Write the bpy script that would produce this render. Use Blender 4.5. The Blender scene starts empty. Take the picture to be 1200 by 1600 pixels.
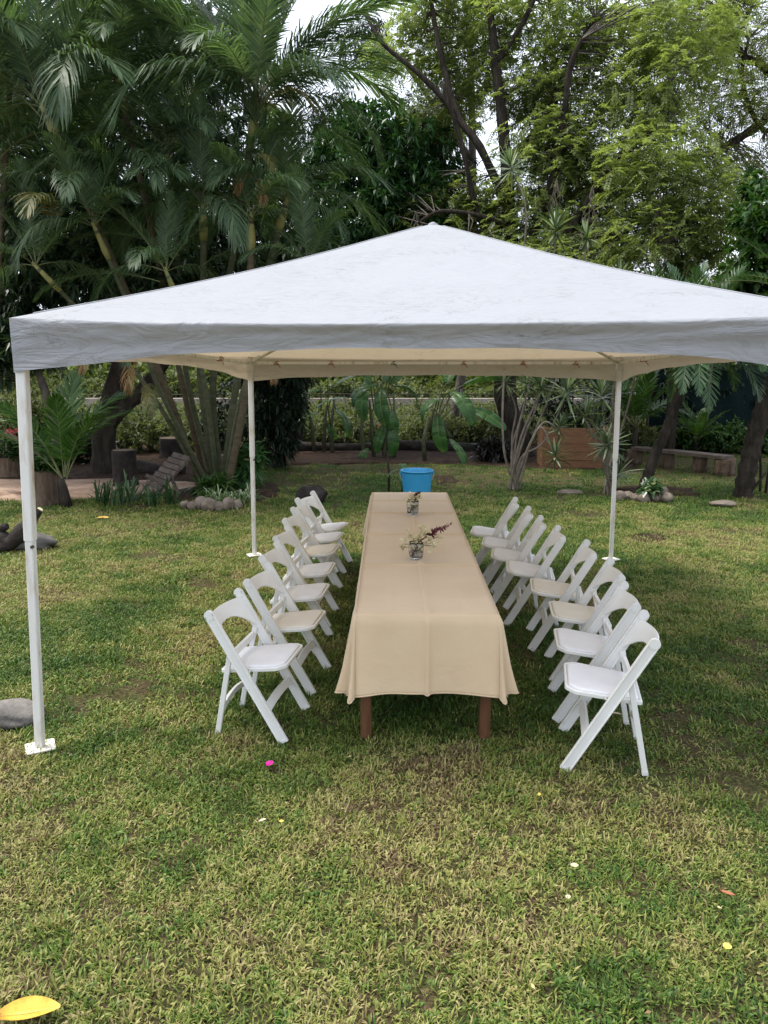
import bpy, math, random
import numpy as np
from mathutils import Vector, Matrix, Euler

rad = math.radians
rng = np.random.default_rng(11)
rnd = random.Random(4)
sc = bpy.context.scene
COL = sc.collection

# ------------------------------------------------------------------ camera
CAM = Vector((0.0, 0.0, 2.09))
PITCH, YAW = rad(11.08), rad(0.48)
F, CX, CY = 1200.0, 600.0, 800.0
cd = bpy.data.cameras.new("camera")
cam = bpy.data.objects.new("camera", cd)
COL.objects.link(cam)
cam.location = CAM
cam.rotation_euler = (math.pi / 2 - PITCH, 0, YAW)
cd.sensor_width = 36.0
cd.sensor_fit = 'AUTO'
cd.lens = 36.0 * F / 1600.0
cd.clip_end = 500
sc.camera = cam
ROT = Euler((math.pi / 2 - PITCH, 0, YAW)).to_matrix()

# ------------------------------------------------------------------ world, sun, exposure
SUN_EL, SUN_AZ = rad(66), rad(-76)     # azimuth measured from +Y towards +X
world = bpy.data.worlds.new("World")
sc.world = world
world.use_nodes = True
wn = world.node_tree
wn.nodes.clear()
wo = wn.nodes.new("ShaderNodeOutputWorld")
wb = wn.nodes.new("ShaderNodeBackground")
wb.inputs["Strength"].default_value = 0.115
sky = wn.nodes.new("ShaderNodeTexSky")
sky.sky_type = 'NISHITA'
sky.sun_disc = False
sky.sun_elevation = SUN_EL
sky.sun_rotation = SUN_AZ
sky.air_density = 1.0
sky.dust_density = 6.0
sky.ozone_density = 1.0
wm = wn.nodes.new("ShaderNodeMix")
wm.data_type = 'RGBA'
wm.inputs[0].default_value = 0.78          # thin white overcast over the clear sky
wm.inputs[7].default_value = (7.4, 7.9, 8.8, 1)
wn.links.new(sky.outputs[0], wm.inputs[6])
wn.links.new(wm.outputs[2], wb.inputs["Color"])
wn.links.new(wb.outputs[0], wo.inputs["Surface"])

sd = bpy.data.lights.new("sun", 'SUN')
sun = bpy.data.objects.new("sun", sd)
COL.objects.link(sun)
sd.energy = 2.6
sd.angle = rad(22)
sd.color = (1.0, 0.95, 0.86)
sv = Vector((math.sin(SUN_AZ) * math.cos(SUN_EL), math.cos(SUN_AZ) * math.cos(SUN_EL), math.sin(SUN_EL)))
sun.rotation_euler = sv.to_track_quat('Z', 'Y').to_euler()
sun.location = (0, 0, 30)

sc.view_settings.view_transform = 'Standard'
sc.view_settings.look = 'None'
sc.view_settings.gamma = 1.0
sc.view_settings.exposure = 1.0
sc.view_settings.use_curve_mapping = False
sc.cycles.max_bounces = 6
sc.cycles.diffuse_bounces = 4
sc.cycles.transparent_max_bounces = 8

# ------------------------------------------------------------------ helpers
def ray(px, py):
    return (ROT @ Vector(((px - CX) / F, -(py - CY) / F, -1.0)))

def at(px, py, Y):
    d = ray(px, py)
    return CAM + d * (Y / d.y)

def gp(px, py, z=0.0):
    d = ray(px, py)
    return CAM + d * ((z - CAM.z) / d.z)

def vnoise(x, y, seed=0):
    x = np.asarray(x, float); y = np.asarray(y, float)
    xi = np.floor(x).astype(np.int64); yi = np.floor(y).astype(np.int64)
    fx = x - xi; fy = y - yi
    fx = fx * fx * (3 - 2 * fx); fy = fy * fy * (3 - 2 * fy)
    def h(a, b):
        n = (a * 374761393 + b * 668265263 + seed * 974634777) & 0x7fffffff
        n = ((n ^ (n >> 13)) * 1274126177) & 0x7fffffff
        n = (n ^ (n >> 16)) & 0xffff
        return n / 65535.0
    return (h(xi, yi) * (1 - fx) + h(xi + 1, yi) * fx) * (1 - fy) + (h(xi, yi + 1) * (1 - fx) + h(xi + 1, yi + 1) * fx) * fy

def fbm(x, y, seed=0, o=4):
    s = 0; a = .5; t = 0
    for k in range(o):
        s = s + a * vnoise(x * 2 ** k, y * 2 ** k, seed + k * 17); t += a; a *= .5
    return s / t

ORD = "first second third fourth fifth sixth seventh eighth ninth tenth eleventh twelfth".split()

def tag(o, label=None, cat=None, group=None, kind=None):
    if label: o["label"] = label
    if cat: o["category"] = cat
    if group: o["group"] = group
    if kind: o["kind"] = kind
    return o

def empty(name, loc=(0, 0, 0), rz=0.0, label=None, cat=None, group=None):
    o = bpy.data.objects.new(name, None)
    COL.objects.link(o)
    o.location = loc
    o.rotation_euler = (0, 0, rz)
    o.empty_display_size = .2
    return tag(o, label, cat, group)

def link_mesh(name, me, m=None, parent=None, loc=None):
    o = bpy.data.objects.new(name, me)
    COL.objects.link(o)
    if m is not None and not me.materials: me.materials.append(m)
    if parent is not None:
        o.parent = parent
        if loc is not None: o.location = loc
    elif loc is not None:
        o.location = loc
    return o

def local(parent, p):
    """world point -> coordinates of an (unscaled) parent turned about Z"""
    v = Vector(p) - parent.location
    c, s = math.cos(-parent.rotation_euler.z), math.sin(-parent.rotation_euler.z)
    return Vector((v.x * c - v.y * s, v.x * s + v.y * c, v.z))

class MB:
    def __init__(s): s.v = []; s.f = []; s.sm = []
    def add(s, vs, fs, smooth=False):
        o = len(s.v)
        s.v.extend([tuple(p) for p in vs])
        for f in fs:
            s.f.append(tuple(i + o for i in f)); s.sm.append(smooth)
    def tube(s, pts, rs, n=8, cap=True, smooth=True, phase=0.0):
        pts = [Vector(p) for p in pts]
        if not hasattr(rs, '__len__'): rs = [rs] * len(pts)
        vs = []; fs = []
        a = None
        for i, p in enumerate(pts):
            t = (pts[min(i + 1, len(pts) - 1)] - pts[max(i - 1, 0)])
            if t.length < 1e-9: t = Vector((0, 0, 1))
            t.normalize()
            if a is None:
                a = t.orthogonal().normalized()
            else:
                a = (a - t * a.dot(t))
                a = a.normalized() if a.length > 1e-6 else t.orthogonal().normalized()
            b = t.cross(a)
            for k in range(n):
                w = 2 * math.pi * k / n + phase
                vs.append(p + (a * math.cos(w) + b * math.sin(w)) * rs[i])
        for i in range(len(pts) - 1):
            for k in range(n):
                fs.append((i * n + k, i * n + (k + 1) % n, (i + 1) * n + (k + 1) % n, (i + 1) * n + k))
        s.add(vs, fs, smooth)
        if cap:
            o = len(s.v) - len(vs)
            s.f.append(tuple(o + k for k in reversed(range(n)))); s.sm.append(False)
            e = o + (len(pts) - 1) * n
            s.f.append(tuple(e + k for k in range(n))); s.sm.append(False)
    def beam(s, p0, p1, side, w, t, taper=1.0, ch=0.12):
        """box from p0 to p1; width w along `side`, thickness t across; chamfered corners"""
        p0 = Vector(p0); p1 = Vector(p1)
        d = (p1 - p0).normalized()
        a = Vector(side); a = (a - d * a.dot(d)).normalized()
        b = d.cross(a)
        c = ch * min(w, t)
        vs = []
        for p, k in ((p0, 1), (p1, taper)):
            W, T = w / 2 * k, t / 2 * k
            for (x, y) in ((W - c, T), (W, T - c), (W, -T + c), (W - c, -T), (-W + c, -T), (-W, -T + c), (-W, T - c), (-W + c, T)):
                vs.append(p + a * x + b * y)
        fs = [tuple(range(8)), tuple(range(15, 7, -1))]
        for k in range(8):
            fs.append((k, 8 + k, 8 + (k + 1) % 8, (k + 1) % 8))
        s.add(vs, fs)
    def box(s, c, d, rz=0.0, ch=0.04):
        c = Vector(c)
        m = Matrix.Rotation(rz, 3, 'Z')
        s.beam(c - m @ Vector((d[0] / 2, 0, 0)), c + m @ Vector((d[0] / 2, 0, 0)), m @ Vector((0, 1, 0)), d[1], d[2], 1, ch)
    def lathe(s, prof, n=32, c=(0, 0, 0), smooth=True):
        vs = []; fs = []
        for (r, z) in prof:
            for k in range(n):
                w = 2 * math.pi * k / n
                vs.append((c[0] + r * math.cos(w), c[1] + r * math.sin(w), c[2] + z))
        for i in range(len(prof) - 1):
            for k in range(n):
                fs.append((i * n + k, i * n + (k + 1) % n, (i + 1) * n + (k + 1) % n, (i + 1) * n + k))
        s.add(vs, fs, smooth)
    def grid(s, P, smooth=True):
        """P: rows of points"""
        nr, nc = len(P), len(P[0])
        vs = [p for r in P for p in r]
        fs = [(i * nc + j, i * nc + j + 1, (i + 1) * nc + j + 1, (i + 1) * nc + j) for i in range(nr - 1) for j in range(nc - 1)]
        s.add(vs, fs, smooth)
    def mesh(s, name, m=None):
        me = bpy.data.meshes.new(name)
        me.from_pydata(s.v, [], s.f)
        me.polygons.foreach_set("use_smooth", s.sm)
        if m is not None: me.materials.append(m)
        me.update()
        return me
    def build(s, name, m=None, parent=None, loc=None):
        return link_mesh(name, s.mesh(name, m), None, parent, loc)

def quads_mesh(name, V, nper, faces, m=None, smooth=False):
    """V (N*nper,3) numpy; faces: list of index tuples inside one piece, all of one length"""
    N = len(V) // nper
    k = len(faces[0]); nf = len(faces)
    idx = (np.arange(N)[:, None, None] * nper + np.array(faces)[None]).astype(np.int32).reshape(-1)
    me = bpy.data.meshes.new(name)
    me.vertices.add(len(V))
    me.vertices.foreach_set("co", np.ascontiguousarray(V, np.float32).reshape(-1))
    me.loops.add(len(idx))
    me.loops.foreach_set("vertex_index", idx)
    me.polygons.add(N * nf)
    me.polygons.foreach_set("loop_start", np.arange(N * nf, dtype=np.int32) * k)
    me.polygons.foreach_set("loop_total", np.full(N * nf, k, np.int32))
    if smooth: me.polygons.foreach_set("use_smooth", np.ones(N * nf, bool))
    if m is not None: me.materials.append(m)
    me.update(calc_edges=True)
    me.validate()
    return me

def unit(a):
    return a / np.maximum(np.linalg.norm(a, axis=-1, keepdims=True), 1e-9)

def leaf_verts(base, d, nrm, L, W, fold=.25, droop=.15, wide=.42):
    d = unit(d); side = unit(np.cross(d, nrm)); up = np.cross(side, d)
    L = np.asarray(L)[:, None]; W = np.asarray(W)[:, None]
    z = np.array([[0, 0, 1.0]])
    mid = base + d * L * wide - z * L * droop * .2
    l = mid + side * W * .5 + up * W * fold
    r = mid - side * W * .5 + up * W * fold
    t = base + d * L - z * L * droop
    return np.stack([base, r, t, l], 1).reshape(-1, 3)

LEAF_F = [(0, 1, 2, 3)]

def sph(n):
    v = rng.normal(size=(n, 3)); return unit(v)

# ------------------------------------------------------------------ materials
def _new(name):
    m = bpy.data.materials.new(name); m.use_nodes = True
    nt = m.node_tree; nt.nodes.clear()
    out = nt.nodes.new("ShaderNodeOutputMaterial")
    return m, nt, out

def nd(nt, t, **k):
    n = nt.nodes.new(t)
    for a, b in k.items():
        if a.startswith('_'): setattr(n, a[1:], b)
        else: n.inputs[a.replace('__', ' ')].default_value = b
    return n

def ramp(nt, stops, interp='LINEAR'):
    n = nt.nodes.new("ShaderNodeValToRGB")
    cr = n.color_ramp; cr.interpolation = interp
    while len(cr.elements) < len(stops): cr.elements.new(.5)
    for e, (p, c) in zip(cr.elements, stops):
        e.position = p; e.color = (c[0], c[1], c[2], 1)
    return n

def coords(nt, kind, rand=False, scale=(1, 1, 1)):
    if kind == 'world':
        g = nd(nt, "ShaderNodeNewGeometry"); o = g.outputs["Position"]
    else:
        g = nd(nt, "ShaderNodeTexCoord"); o = g.outputs["Object"]
    if rand:
        oi = nd(nt, "ShaderNodeObjectInfo")
        mu = nd(nt, "ShaderNodeMath", _operation='MULTIPLY'); mu.inputs[1].default_value = 37.0
        nt.links.new(oi.outputs["Random"], mu.inputs[0])
        ad = nd(nt, "ShaderNodeVectorMath", _operation='ADD')
        nt.links.new(o, ad.inputs[0]); nt.links.new(mu.outputs[0], ad.inputs[1]); o = ad.outputs[0]
    if scale != (1, 1, 1):
        mp = nd(nt, "ShaderNodeMapping"); mp.inputs["Scale"].default_value = scale
        nt.links.new(o, mp.inputs["Vector"]); o = mp.outputs[0]
    return o

def solid(name, stops, scale=8, rough=.6, bump=.2, bscale=None, spec=.4, kind='object', stretch=(1, 1, 1), rand=True, bdist=.01, metallic=0, detail=6, dist=0.0):
    m, nt, out = _new(name)
    co = coords(nt, kind, rand and kind == 'object', stretch)
    no = nd(nt, "ShaderNodeTexNoise", Scale=scale, Detail=detail, Roughness=.6, Distortion=dist)
    nt.links.new(co, no.inputs["Vector"])
    cr = ramp(nt, stops); nt.links.new(no.outputs["Fac"], cr.inputs[0])
    p = nd(nt, "ShaderNodeBsdfPrincipled", Roughness=rough, Metallic=metallic)
    p.inputs["Specular IOR Level"].default_value = spec
    nt.links.new(cr.outputs[0], p.inputs["Base Color"])
    if bump:
        n2 = nd(nt, "ShaderNodeTexNoise", Scale=bscale or scale * 4, Detail=6, Roughness=.65)
        nt.links.new(co, n2.inputs["Vector"])
        b = nd(nt, "ShaderNodeBump", Strength=bump, Distance=bdist)
        nt.links.new(n2.outputs["Fac"], b.inputs["Height"]); nt.links.new(b.outputs[0], p.inputs["Normal"])
    nt.links.new(p.outputs[0], out.inputs[0])
    return m

def leafmat(name, stops, trans=.3, rough=.45, clump=.35, cscale=.9, spec=.32, tint=(1.25, 1.35, .6)):
    """leaf colour: random leaf by leaf, with a slow drift from clump to clump (young and old growth)"""
    m, nt, out = _new(name)
    g = nd(nt, "ShaderNodeNewGeometry")
    no = nd(nt, "ShaderNodeTexNoise", Scale=cscale, Detail=3)
    nt.links.new(g.outputs["Position"], no.inputs["Vector"])
    a = nd(nt, "ShaderNodeMix", _data_type='FLOAT'); a.inputs[0].default_value = clump
    nt.links.new(g.outputs["Random Per Island"], a.inputs[2]); nt.links.new(no.outputs["Fac"], a.inputs[3])
    cr = ramp(nt, stops); nt.links.new(a.outputs[0], cr.inputs[0])
    p = nd(nt, "ShaderNodeBsdfPrincipled", Roughness=rough)
    p.inputs["Specular IOR Level"].default_value = spec
    nt.links.new(cr.outputs[0], p.inputs["Base Color"])
    mu = nd(nt, "ShaderNodeMix", _data_type='RGBA', _blend_type='MULTIPLY'); mu.inputs[0].default_value = 1
    mu.inputs[7].default_value = (*tint, 1)
    nt.links.new(cr.outputs[0], mu.inputs[6])
    tr = nd(nt, "ShaderNodeBsdfTranslucent"); nt.links.new(mu.outputs[2], tr.inputs[0])
    mx = nd(nt, "ShaderNodeMixShader", Fac=trans)
    nt.links.new(p.outputs[0], mx.inputs[1]); nt.links.new(tr.outputs[0], mx.inputs[2])
    nt.links.new(mx.outputs[0], out.inputs[0])
    return m

M = {}
def s3(a, b, c=None):
    return [(.3, a), (.7, b)] if c is None else [(.25, a), (.5, b), (.78, c)]

M['plastic'] = solid("white_resin", s3((.68, .675, .65), (.75, .75, .735)), 6, .38, .06, 60, .5, bdist=.002)
M['pad_white'] = solid("white_vinyl", s3((.69, .69, .72), (.76, .76, .79)), 9, .45, .10, 300, .4, bdist=.001)
M['pad_cream'] = solid("cream_lit_vinyl", s3((.65, .60, .52), (.71, .67, .605)), 7, .5, .10, 300, .35, bdist=.001)  # warm light under the canopy painted into the right row's pads
M['foot_grey'] = solid("grey_foot", s3((.55, .55, .54), (.7, .7, .68)), 9, .6, 0)
M['table_wood'] = solid("brown_table_wood", s3((.075, .032, .015), (.15, .066, .030)), 5, .5, .3, 22, .4, stretch=(9, 9, 1), bdist=.003)
M['steel_white'] = solid("white_painted_steel", [(.30, (.36, .28, .19)), (.40, (.58, .545, .48)), (.5, (.67, .66, .63)), (.8, (.71, .71, .69))], 5, .5, .15, 30, .4, stretch=(3, 3, .7), bdist=.003)
M['plate'] = solid("white_plate", s3((.6, .56, .48), (.82, .8, .76)), 14, .6, .2)
M['tie'] = solid("red_string", s3((.20, .05, .03), (.32, .10, .05)), 30, .9, .2)
M['tie_dark'] = solid("dark_string", s3((.03, .05, .05), (.06, .10, .09)), 30, .9, .2)
M['bucket'] = solid("blue_plastic", s3((.024, .23, .45), (.040, .30, .53)), 3, .38, .08, 20, .45, bdist=.003)
M['rock'] = solid("grey_rock", s3((.055, .052, .048), (.13, .122, .115), (.27, .25, .235)), 5, .85, .8, 16, .2, bdist=.03)
M['rock_warm'] = solid("warm_stone", s3((.09, .068, .052), (.18, .145, .115), (.27, .23, .19)), 6, .85, .7, 18, .2, bdist=.02)
M['bark_dark'] = solid("dark_bark", s3((.012, .010, .008), (.035, .028, .022), (.075, .062, .05)), 5, .9, 1, 14, .15, kind='world', stretch=(2, 2, .6), bdist=.04)
M['bark_grey'] = solid("grey_bark", s3((.05, .045, .038), (.12, .105, .09), (.22, .20, .17)), 6, .9, .9, 16, .15, kind='world', stretch=(2, 2, .7), bdist=.03)
M['bark_pale'] = solid("pale_bark", s3((.085, .07, .055), (.16, .135, .105), (.27, .24, .195)), 8, .85, .7, 30, .2, kind='world', bdist=.02)
M['log'] = solid("weathered_log", s3((.05, .035, .026), (.12, .085, .06), (.22, .17, .13)), 4, .9, .9, 12, .15, stretch=(4, 4, .7), bdist=.03)
M['log_end'] = solid("cut_wood", s3((.07, .05, .038), (.16, .12, .085)), 6, .9, .5, 20, .15)
M['dark_log'] = solid("charred_log", s3((.012, .010, .009), (.03, .025, .022), (.07, .06, .055)), 6, .9, .9, 16, .2, bdist=.03)
M['bench'] = solid("bench_plank", s3((.04, .03, .024), (.095, .072, .058), (.15, .125, .105)), 6, .75, .6, 20, .3, bdist=.01)
M['plank_orange'] = solid("orange_plank", s3((.11, .052, .026), (.18, .085, .042), (.24, .125, .066)), 5, .7, .5, 18, .3, stretch=(1, 4, 6), bdist=.006)
M['soil'] = solid("mulch_soil", s3((.016, .010, .007), (.042, .026, .018), (.085, .056, .038)), 7, .95, 1, 30, .1, kind='world', bdist=.04)
M['path'] = solid("dry_earth_path", s3((.18, .12, .085), (.36, .25, .185), (.50, .38, .29)), 2.2, .95, .7, 14, .1, kind='world', bdist=.03)
M['road'] = solid("pale_road", s3((.30, .27, .24), (.42, .38, .34)), 1.5, .9, .4, 14, .1, kind='world')
M['wall_pale'] = solid("pale_render", s3((.16, .135, .115), (.33, .28, .25), (.50, .45, .41)), 1.6, .9, .5, 9, .1, kind='world')
M['fence_post'] = solid("dark_post", s3((.03, .028, .024), (.07, .06, .05)), 6, .8, .3)
M['wire'] = solid("rusty_wire", s3((.03, .026, .022), (.06, .05, .042)), 6, .6, 0)
M['net'] = solid("teal_shade_net", s3((.004, .010, .010), (.008, .018, .018)), 3, .9, .8, 60, .1, kind='world', stretch=(1, 1, 3), bdist=.01)
M['stem_green'] = solid("ringed_palm_stem", s3((.036, .046, .022), (.075, .082, .042), (.125, .12, .075)), 5, .6, .3, 20, .3, kind='world', stretch=(1, 1, 3))
M['stem_brown'] = solid("brown_palm_stem", s3((.040, .030, .018), (.085, .065, .036), (.13, .105, .06)), 5, .7, .4, 20, .3, kind='world', stretch=(1, 1, 3))
M['shaft'] = solid("yellow_crownshaft", s3((.12, .15, .05), (.26, .24, .08), (.38, .33, .13)), 4, .5, .1, 20, .3, kind='world', stretch=(2, 2, .6))
M['rachis'] = solid("palm_rachis", s3((.09, .11, .04), (.17, .18, .07)), 5, .5, 0)
M['yellow_leaf'] = solid("fallen_yellow_leaf", s3((.22, .10, .02), (.60, .36, .045), (.66, .46, .10)), 14, .5, .3, 60, .4, bdist=.002)
M['pale_leaf'] = solid("pale_petal", s3((.46, .40, .25), (.58, .52, .36)), 14, .6, .2)
M['lemon_leaf'] = solid("lemon_leaf", s3((.52, .42, .06), (.66, .56, .14)), 14, .6, .2)
M['red_leaf'] = solid("rust_leaf", s3((.26, .08, .04), (.40, .15, .08)), 14, .6, .2)
M['pink'] = solid("magenta_petal", s3((.62, .02, .30), (.78, .06, .44)), 14, .6, .2)
M['burgundy'] = solid("burgundy_petal", s3((.055, .006, .012), (.13, .014, .026)), 20, .5, .2)
M['cream_petal'] = solid("cream_petal", s3((.52, .46, .26), (.72, .66, .42), (.80, .76, .58)), 20, .6, .2)
M['ant_red'] = solid("red_flower", s3((.5, .05, .06), (.65, .14, .14)), 20, .6, .2)

# foliage
M['l_areca'] = leafmat("areca_leaf", [(.1, (.050, .092, .050)), (.5, (.092, .150, .078)), (.85, (.160, .222, .115)), (1, (.33, .34, .20))], .42, .42, .3)
M['l_areca_dry'] = leafmat("dry_areca_leaf", [(.1, (.10, .075, .03)), (.45, (.24, .13, .045)), (.7, (.34, .20, .08)), (1, (.40, .30, .16))], .3, .55, .2, tint=(1.2, 1.0, .7))
M['l_areca_half'] = leafmat("yellowing_areca_leaf", [(.1, (.05, .08, .03)), (.5, (.12, .13, .045)), (.8, (.26, .20, .06)), (1, (.36, .22, .09))], .3, .5, .3)
M['l_coco'] = leafmat("coconut_leaf", [(.1, (.022, .060, .012)), (.5, (.045, .105, .022)), (1, (.11, .18, .05))], .35, .36, .3)
M['l_date'] = leafmat("date_palm_leaf", [(.1, (.022, .060, .022)), (.5, (.046, .10, .040)), (1, (.13, .19, .10))], .25, .35, .3)
M['l_mango'] = leafmat("mango_leaf", [(.1, (.020, .042, .025)), (.5, (.042, .078, .042)), (.85, (.082, .128, .064)), (.97, (.115, .145, .065)), (1, (.24, .16, .06))], .25, .33, .3)
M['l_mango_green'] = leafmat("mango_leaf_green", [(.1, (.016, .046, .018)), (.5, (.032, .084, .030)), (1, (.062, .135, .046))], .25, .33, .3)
M['l_feather'] = leafmat("feathery_leaf", [(.12, (.115, .150, .052)), (.45, (.19, .235, .090)), (.72, (.265, .312, .130)), (1, (.39, .43, .23))], .54, .5, .55, .55)
M['l_feather_b'] = leafmat("sparse_leaf", [(.12, (.085, .105, .034)), (.5, (.15, .18, .056)), (1, (.26, .28, .12))], .5, .5, .5, .6)
M['l_broad'] = leafmat("broad_shrub_leaf", [(.1, (.012, .036, .010)), (.5, (.028, .075, .018)), (.9, (.07, .13, .03)), (1, (.20, .24, .06))], .28, .35, .3)
M['l_bush'] = leafmat("bush_leaf", [(.1, (.042, .056, .022)), (.5, (.096, .120, .046)), (.85, (.17, .19, .085)), (1, (.32, .29, .18))], .4, .5, .5, .8)
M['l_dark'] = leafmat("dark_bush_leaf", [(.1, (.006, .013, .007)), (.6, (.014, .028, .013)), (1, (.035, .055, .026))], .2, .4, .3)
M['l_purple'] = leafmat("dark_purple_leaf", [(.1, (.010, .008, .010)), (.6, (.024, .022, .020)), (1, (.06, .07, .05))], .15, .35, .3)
M['l_drac'] = leafmat("sword_leaf", [(.1, (.045, .075, .034)), (.5, (.10, .15, .07)), (.8, (.26, .31, .19)), (1, (.52, .55, .42))], .2, .35, .1)
M['l_banana'] = leafmat("banana_leaf", [(.1, (.030, .085, .026)), (.5, (.055, .13, .042)), (1, (.09, .18, .065))], .35, .32, .3)
M['l_banana_dry'] = leafmat("dry_banana_leaf", [(.1, (.15, .09, .045)), (.5, (.34, .22, .12)), (1, (.46, .34, .22))], .3, .6, .3, tint=(1.2, 1.0, .7))
M['l_spider'] = leafmat("striped_leaf", [(.15, (.06, .12, .035)), (.5, (.18, .25, .11)), (.8, (.46, .50, .36)), (1, (.60, .62, .50))], .3, .45, .05)
M['l_strap'] = leafmat("strap_leaf", [(.1, (.022, .058, .022)), (.6, (.05, .10, .04)), (1, (.12, .18, .08))], .3, .4, .2)
M['l_far'] = leafmat("far_leaf", [(.15, (.06, .09, .03)), (.5, (.12, .155, .05)), (1, (.20, .23, .09))], .45, .55, .7, .35)
M['l_twig'] = leafmat("dry_twig", [(.1, (.10, .07, .045)), (1, (.30, .24, .17))], .2, .8, .2, tint=(1.1, 1, .8))
M['l_pothos'] = leafmat("white_marked_leaf", [(.3, (.03, .08, .025)), (.7, (.07, .14, .05)), (.9, (.62, .64, .55)), (1, (.72, .72, .66))], .25, .4, .1)
# ------------------------------------------------------------------ ground
def ground_mat():
    m, nt, out = _new("lawn_soil")
    co = coords(nt, 'world')
    n1 = nd(nt, "ShaderNodeTexNoise", Scale=.55, Detail=5, Roughness=.6)
    n2 = nd(nt, "ShaderNodeTexNoise", Scale=55.0, Detail=6, Roughness=.8)
    n3 = nd(nt, "ShaderNodeTexNoise", Scale=4.0, Detail=5, Roughness=.65)
    for n in (n1, n2, n3): nt.links.new(co, n.inputs["Vector"])
    c1 = ramp(nt, [(.34, (.018, .013, .008)), (.5, (.062, .048, .025)), (.66, (.17, .13, .07))]); nt.links.new(n2.outputs["Fac"], c1.inputs[0])
    c2 = ramp(nt, [(.34, (.016, .020, .007)), (.5, (.052, .062, .019)), (.66, (.15, .14, .055))]); nt.links.new(n2.outputs["Fac"], c2.inputs[0])
    r = ramp(nt, [(.42, (0, 0, 0)), (.60, (1, 1, 1))]); nt.links.new(n3.outputs["Fac"], r.inputs[0])
    mx = nd(nt, "ShaderNodeMix", _data_type='RGBA')
    nt.links.new(r.outputs[0], mx.inputs[0]); nt.links.new(c1.outputs[0], mx.inputs[6]); nt.links.new(c2.outputs[0], mx.inputs[7])
    p = nd(nt, "ShaderNodeBsdfPrincipled", Roughness=.95)
    p.inputs["Specular IOR Level"].default_value = .1
    nt.links.new(mx.outputs[2], p.inputs["Base Color"])
    b = nd(nt, "ShaderNodeBump", Strength=.8, Distance=.02)
    nt.links.new(n2.outputs["Fac"], b.inputs["Height"]); nt.links.new(b.outputs[0], p.inputs["Normal"])
    nt.links.new(p.outputs[0], out.inputs[0])
    return m

mb = MB()
xs = np.concatenate([[-160, -60, -20], np.linspace(-12, 12, 61), [20, 60, 160]])
ys = np.concatenate([[-40, -6], np.linspace(0, 20, 51), [26, 40, 90, 220]])
def gz(x, y):
    k = np.clip((np.asarray(y) - 0.5) / 3, 0, 1) * np.clip((15 - np.asarray(y)) / 3, 0, 1)
    return (fbm(np.asarray(x) * .7 + 50, np.asarray(y) * .7 + 50, 3, 3) - .5) * .05 * k
mb.grid([[(x, y, float(gz(x, y)) - .012) for x in xs] for y in ys])
tag(mb.build("ground", ground_mat()), kind="structure")

def sheet(name, pts, z, m, n=6, jit=.25):
    """an irregular flat patch from a closed outline (world xy), slightly domed"""
    c = np.mean(pts, axis=0)
    P = []
    k = len(pts)
    for i in range(k):
        a = np.array(pts[i]); b = np.array(pts[(i + 1) % k])
        for t in np.linspace(0, 1, n, endpoint=False):
            q = a * (1 - t) + b * t
            P.append(q + rng.normal(size=2) * jit * .3)
    vs = [(c[0], c[1], z + .012)]
    for s_ in (.5, .8, .95):
        vs += [(c[0] + (q[0] - c[0]) * s_, c[1] + (q[1] - c[1]) * s_, z + .010 * (1 - s_)) for q in P]
    vs += [(q[0], q[1], z - .035) for q in P]
    L = len(P)
    fs = [(0, 1 + i, 1 + (i + 1) % L) for i in range(L)]
    for r_ in range(3):
        o = 1 + r_ * L
        fs += [(o + i, o + L + i, o + L + (i + 1) % L, o + (i + 1) % L) for i in range(L)]
    q = MB(); q.add(vs, fs, True)
    return tag(q.build(name, m), kind="structure")

def gxy(*pp): return [tuple(gp(a, b).xy) for a, b in pp]
BED = [(-2.9, 15.6), (-.5, 16.0), (1.4, 15.9), (3.2, 15.0), (4.9, 15.3), (5.6, 17.2), (4.5, 21), (-3.6, 21)]
PATH = [(-12, 11.7), (-6.2, 11.55), (-4.6, 11.7), (-3.2, 12.6), (-3.4, 13.4), (-5.0, 13.6), (-12, 13.7)]
sheet("flower_bed", BED, .022, M['soil'])
sheet("path", PATH, .020, M['path'])
sheet("soil_margin", [(-12, 13.75), (-5, 13.7), (-3.3, 13.5), (-2.95, 15.4), (-3.8, 21), (-14, 21)], .016, M['soil'])
sheet("palm_bed", [(-3.45, 11.5), (-2.0, 11.45), (-1.75, 12.2), (-2.0, 13.2), (-3.1, 13.2), (-3.6, 12.3)], .03, M['soil'], 5, .1)
sheet("stone_bed", [(3.75, 12.0), (4.9, 12.0), (5.0, 12.6), (4.4, 13.0), (3.7, 12.7)], .03, M['soil'], 5, .1)
tag(sheet("dirt_mound", [(q.x, q.y) for q in (gp(985, 838), gp(1000, 831), gp(1030, 832), gp(1046, 838), gp(1030, 844), gp(1000, 845))], -.004, M['soil'], 4, .05), kind="structure")
sheet("dark_patch", [(q.x, q.y) for q in (gp(665, 757), gp(680, 742), gp(705, 742), gp(722, 752), gp(700, 760))], -.004, M['soil'], 4, .05)  # flat dark patch on the lawn right of the bucket

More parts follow.
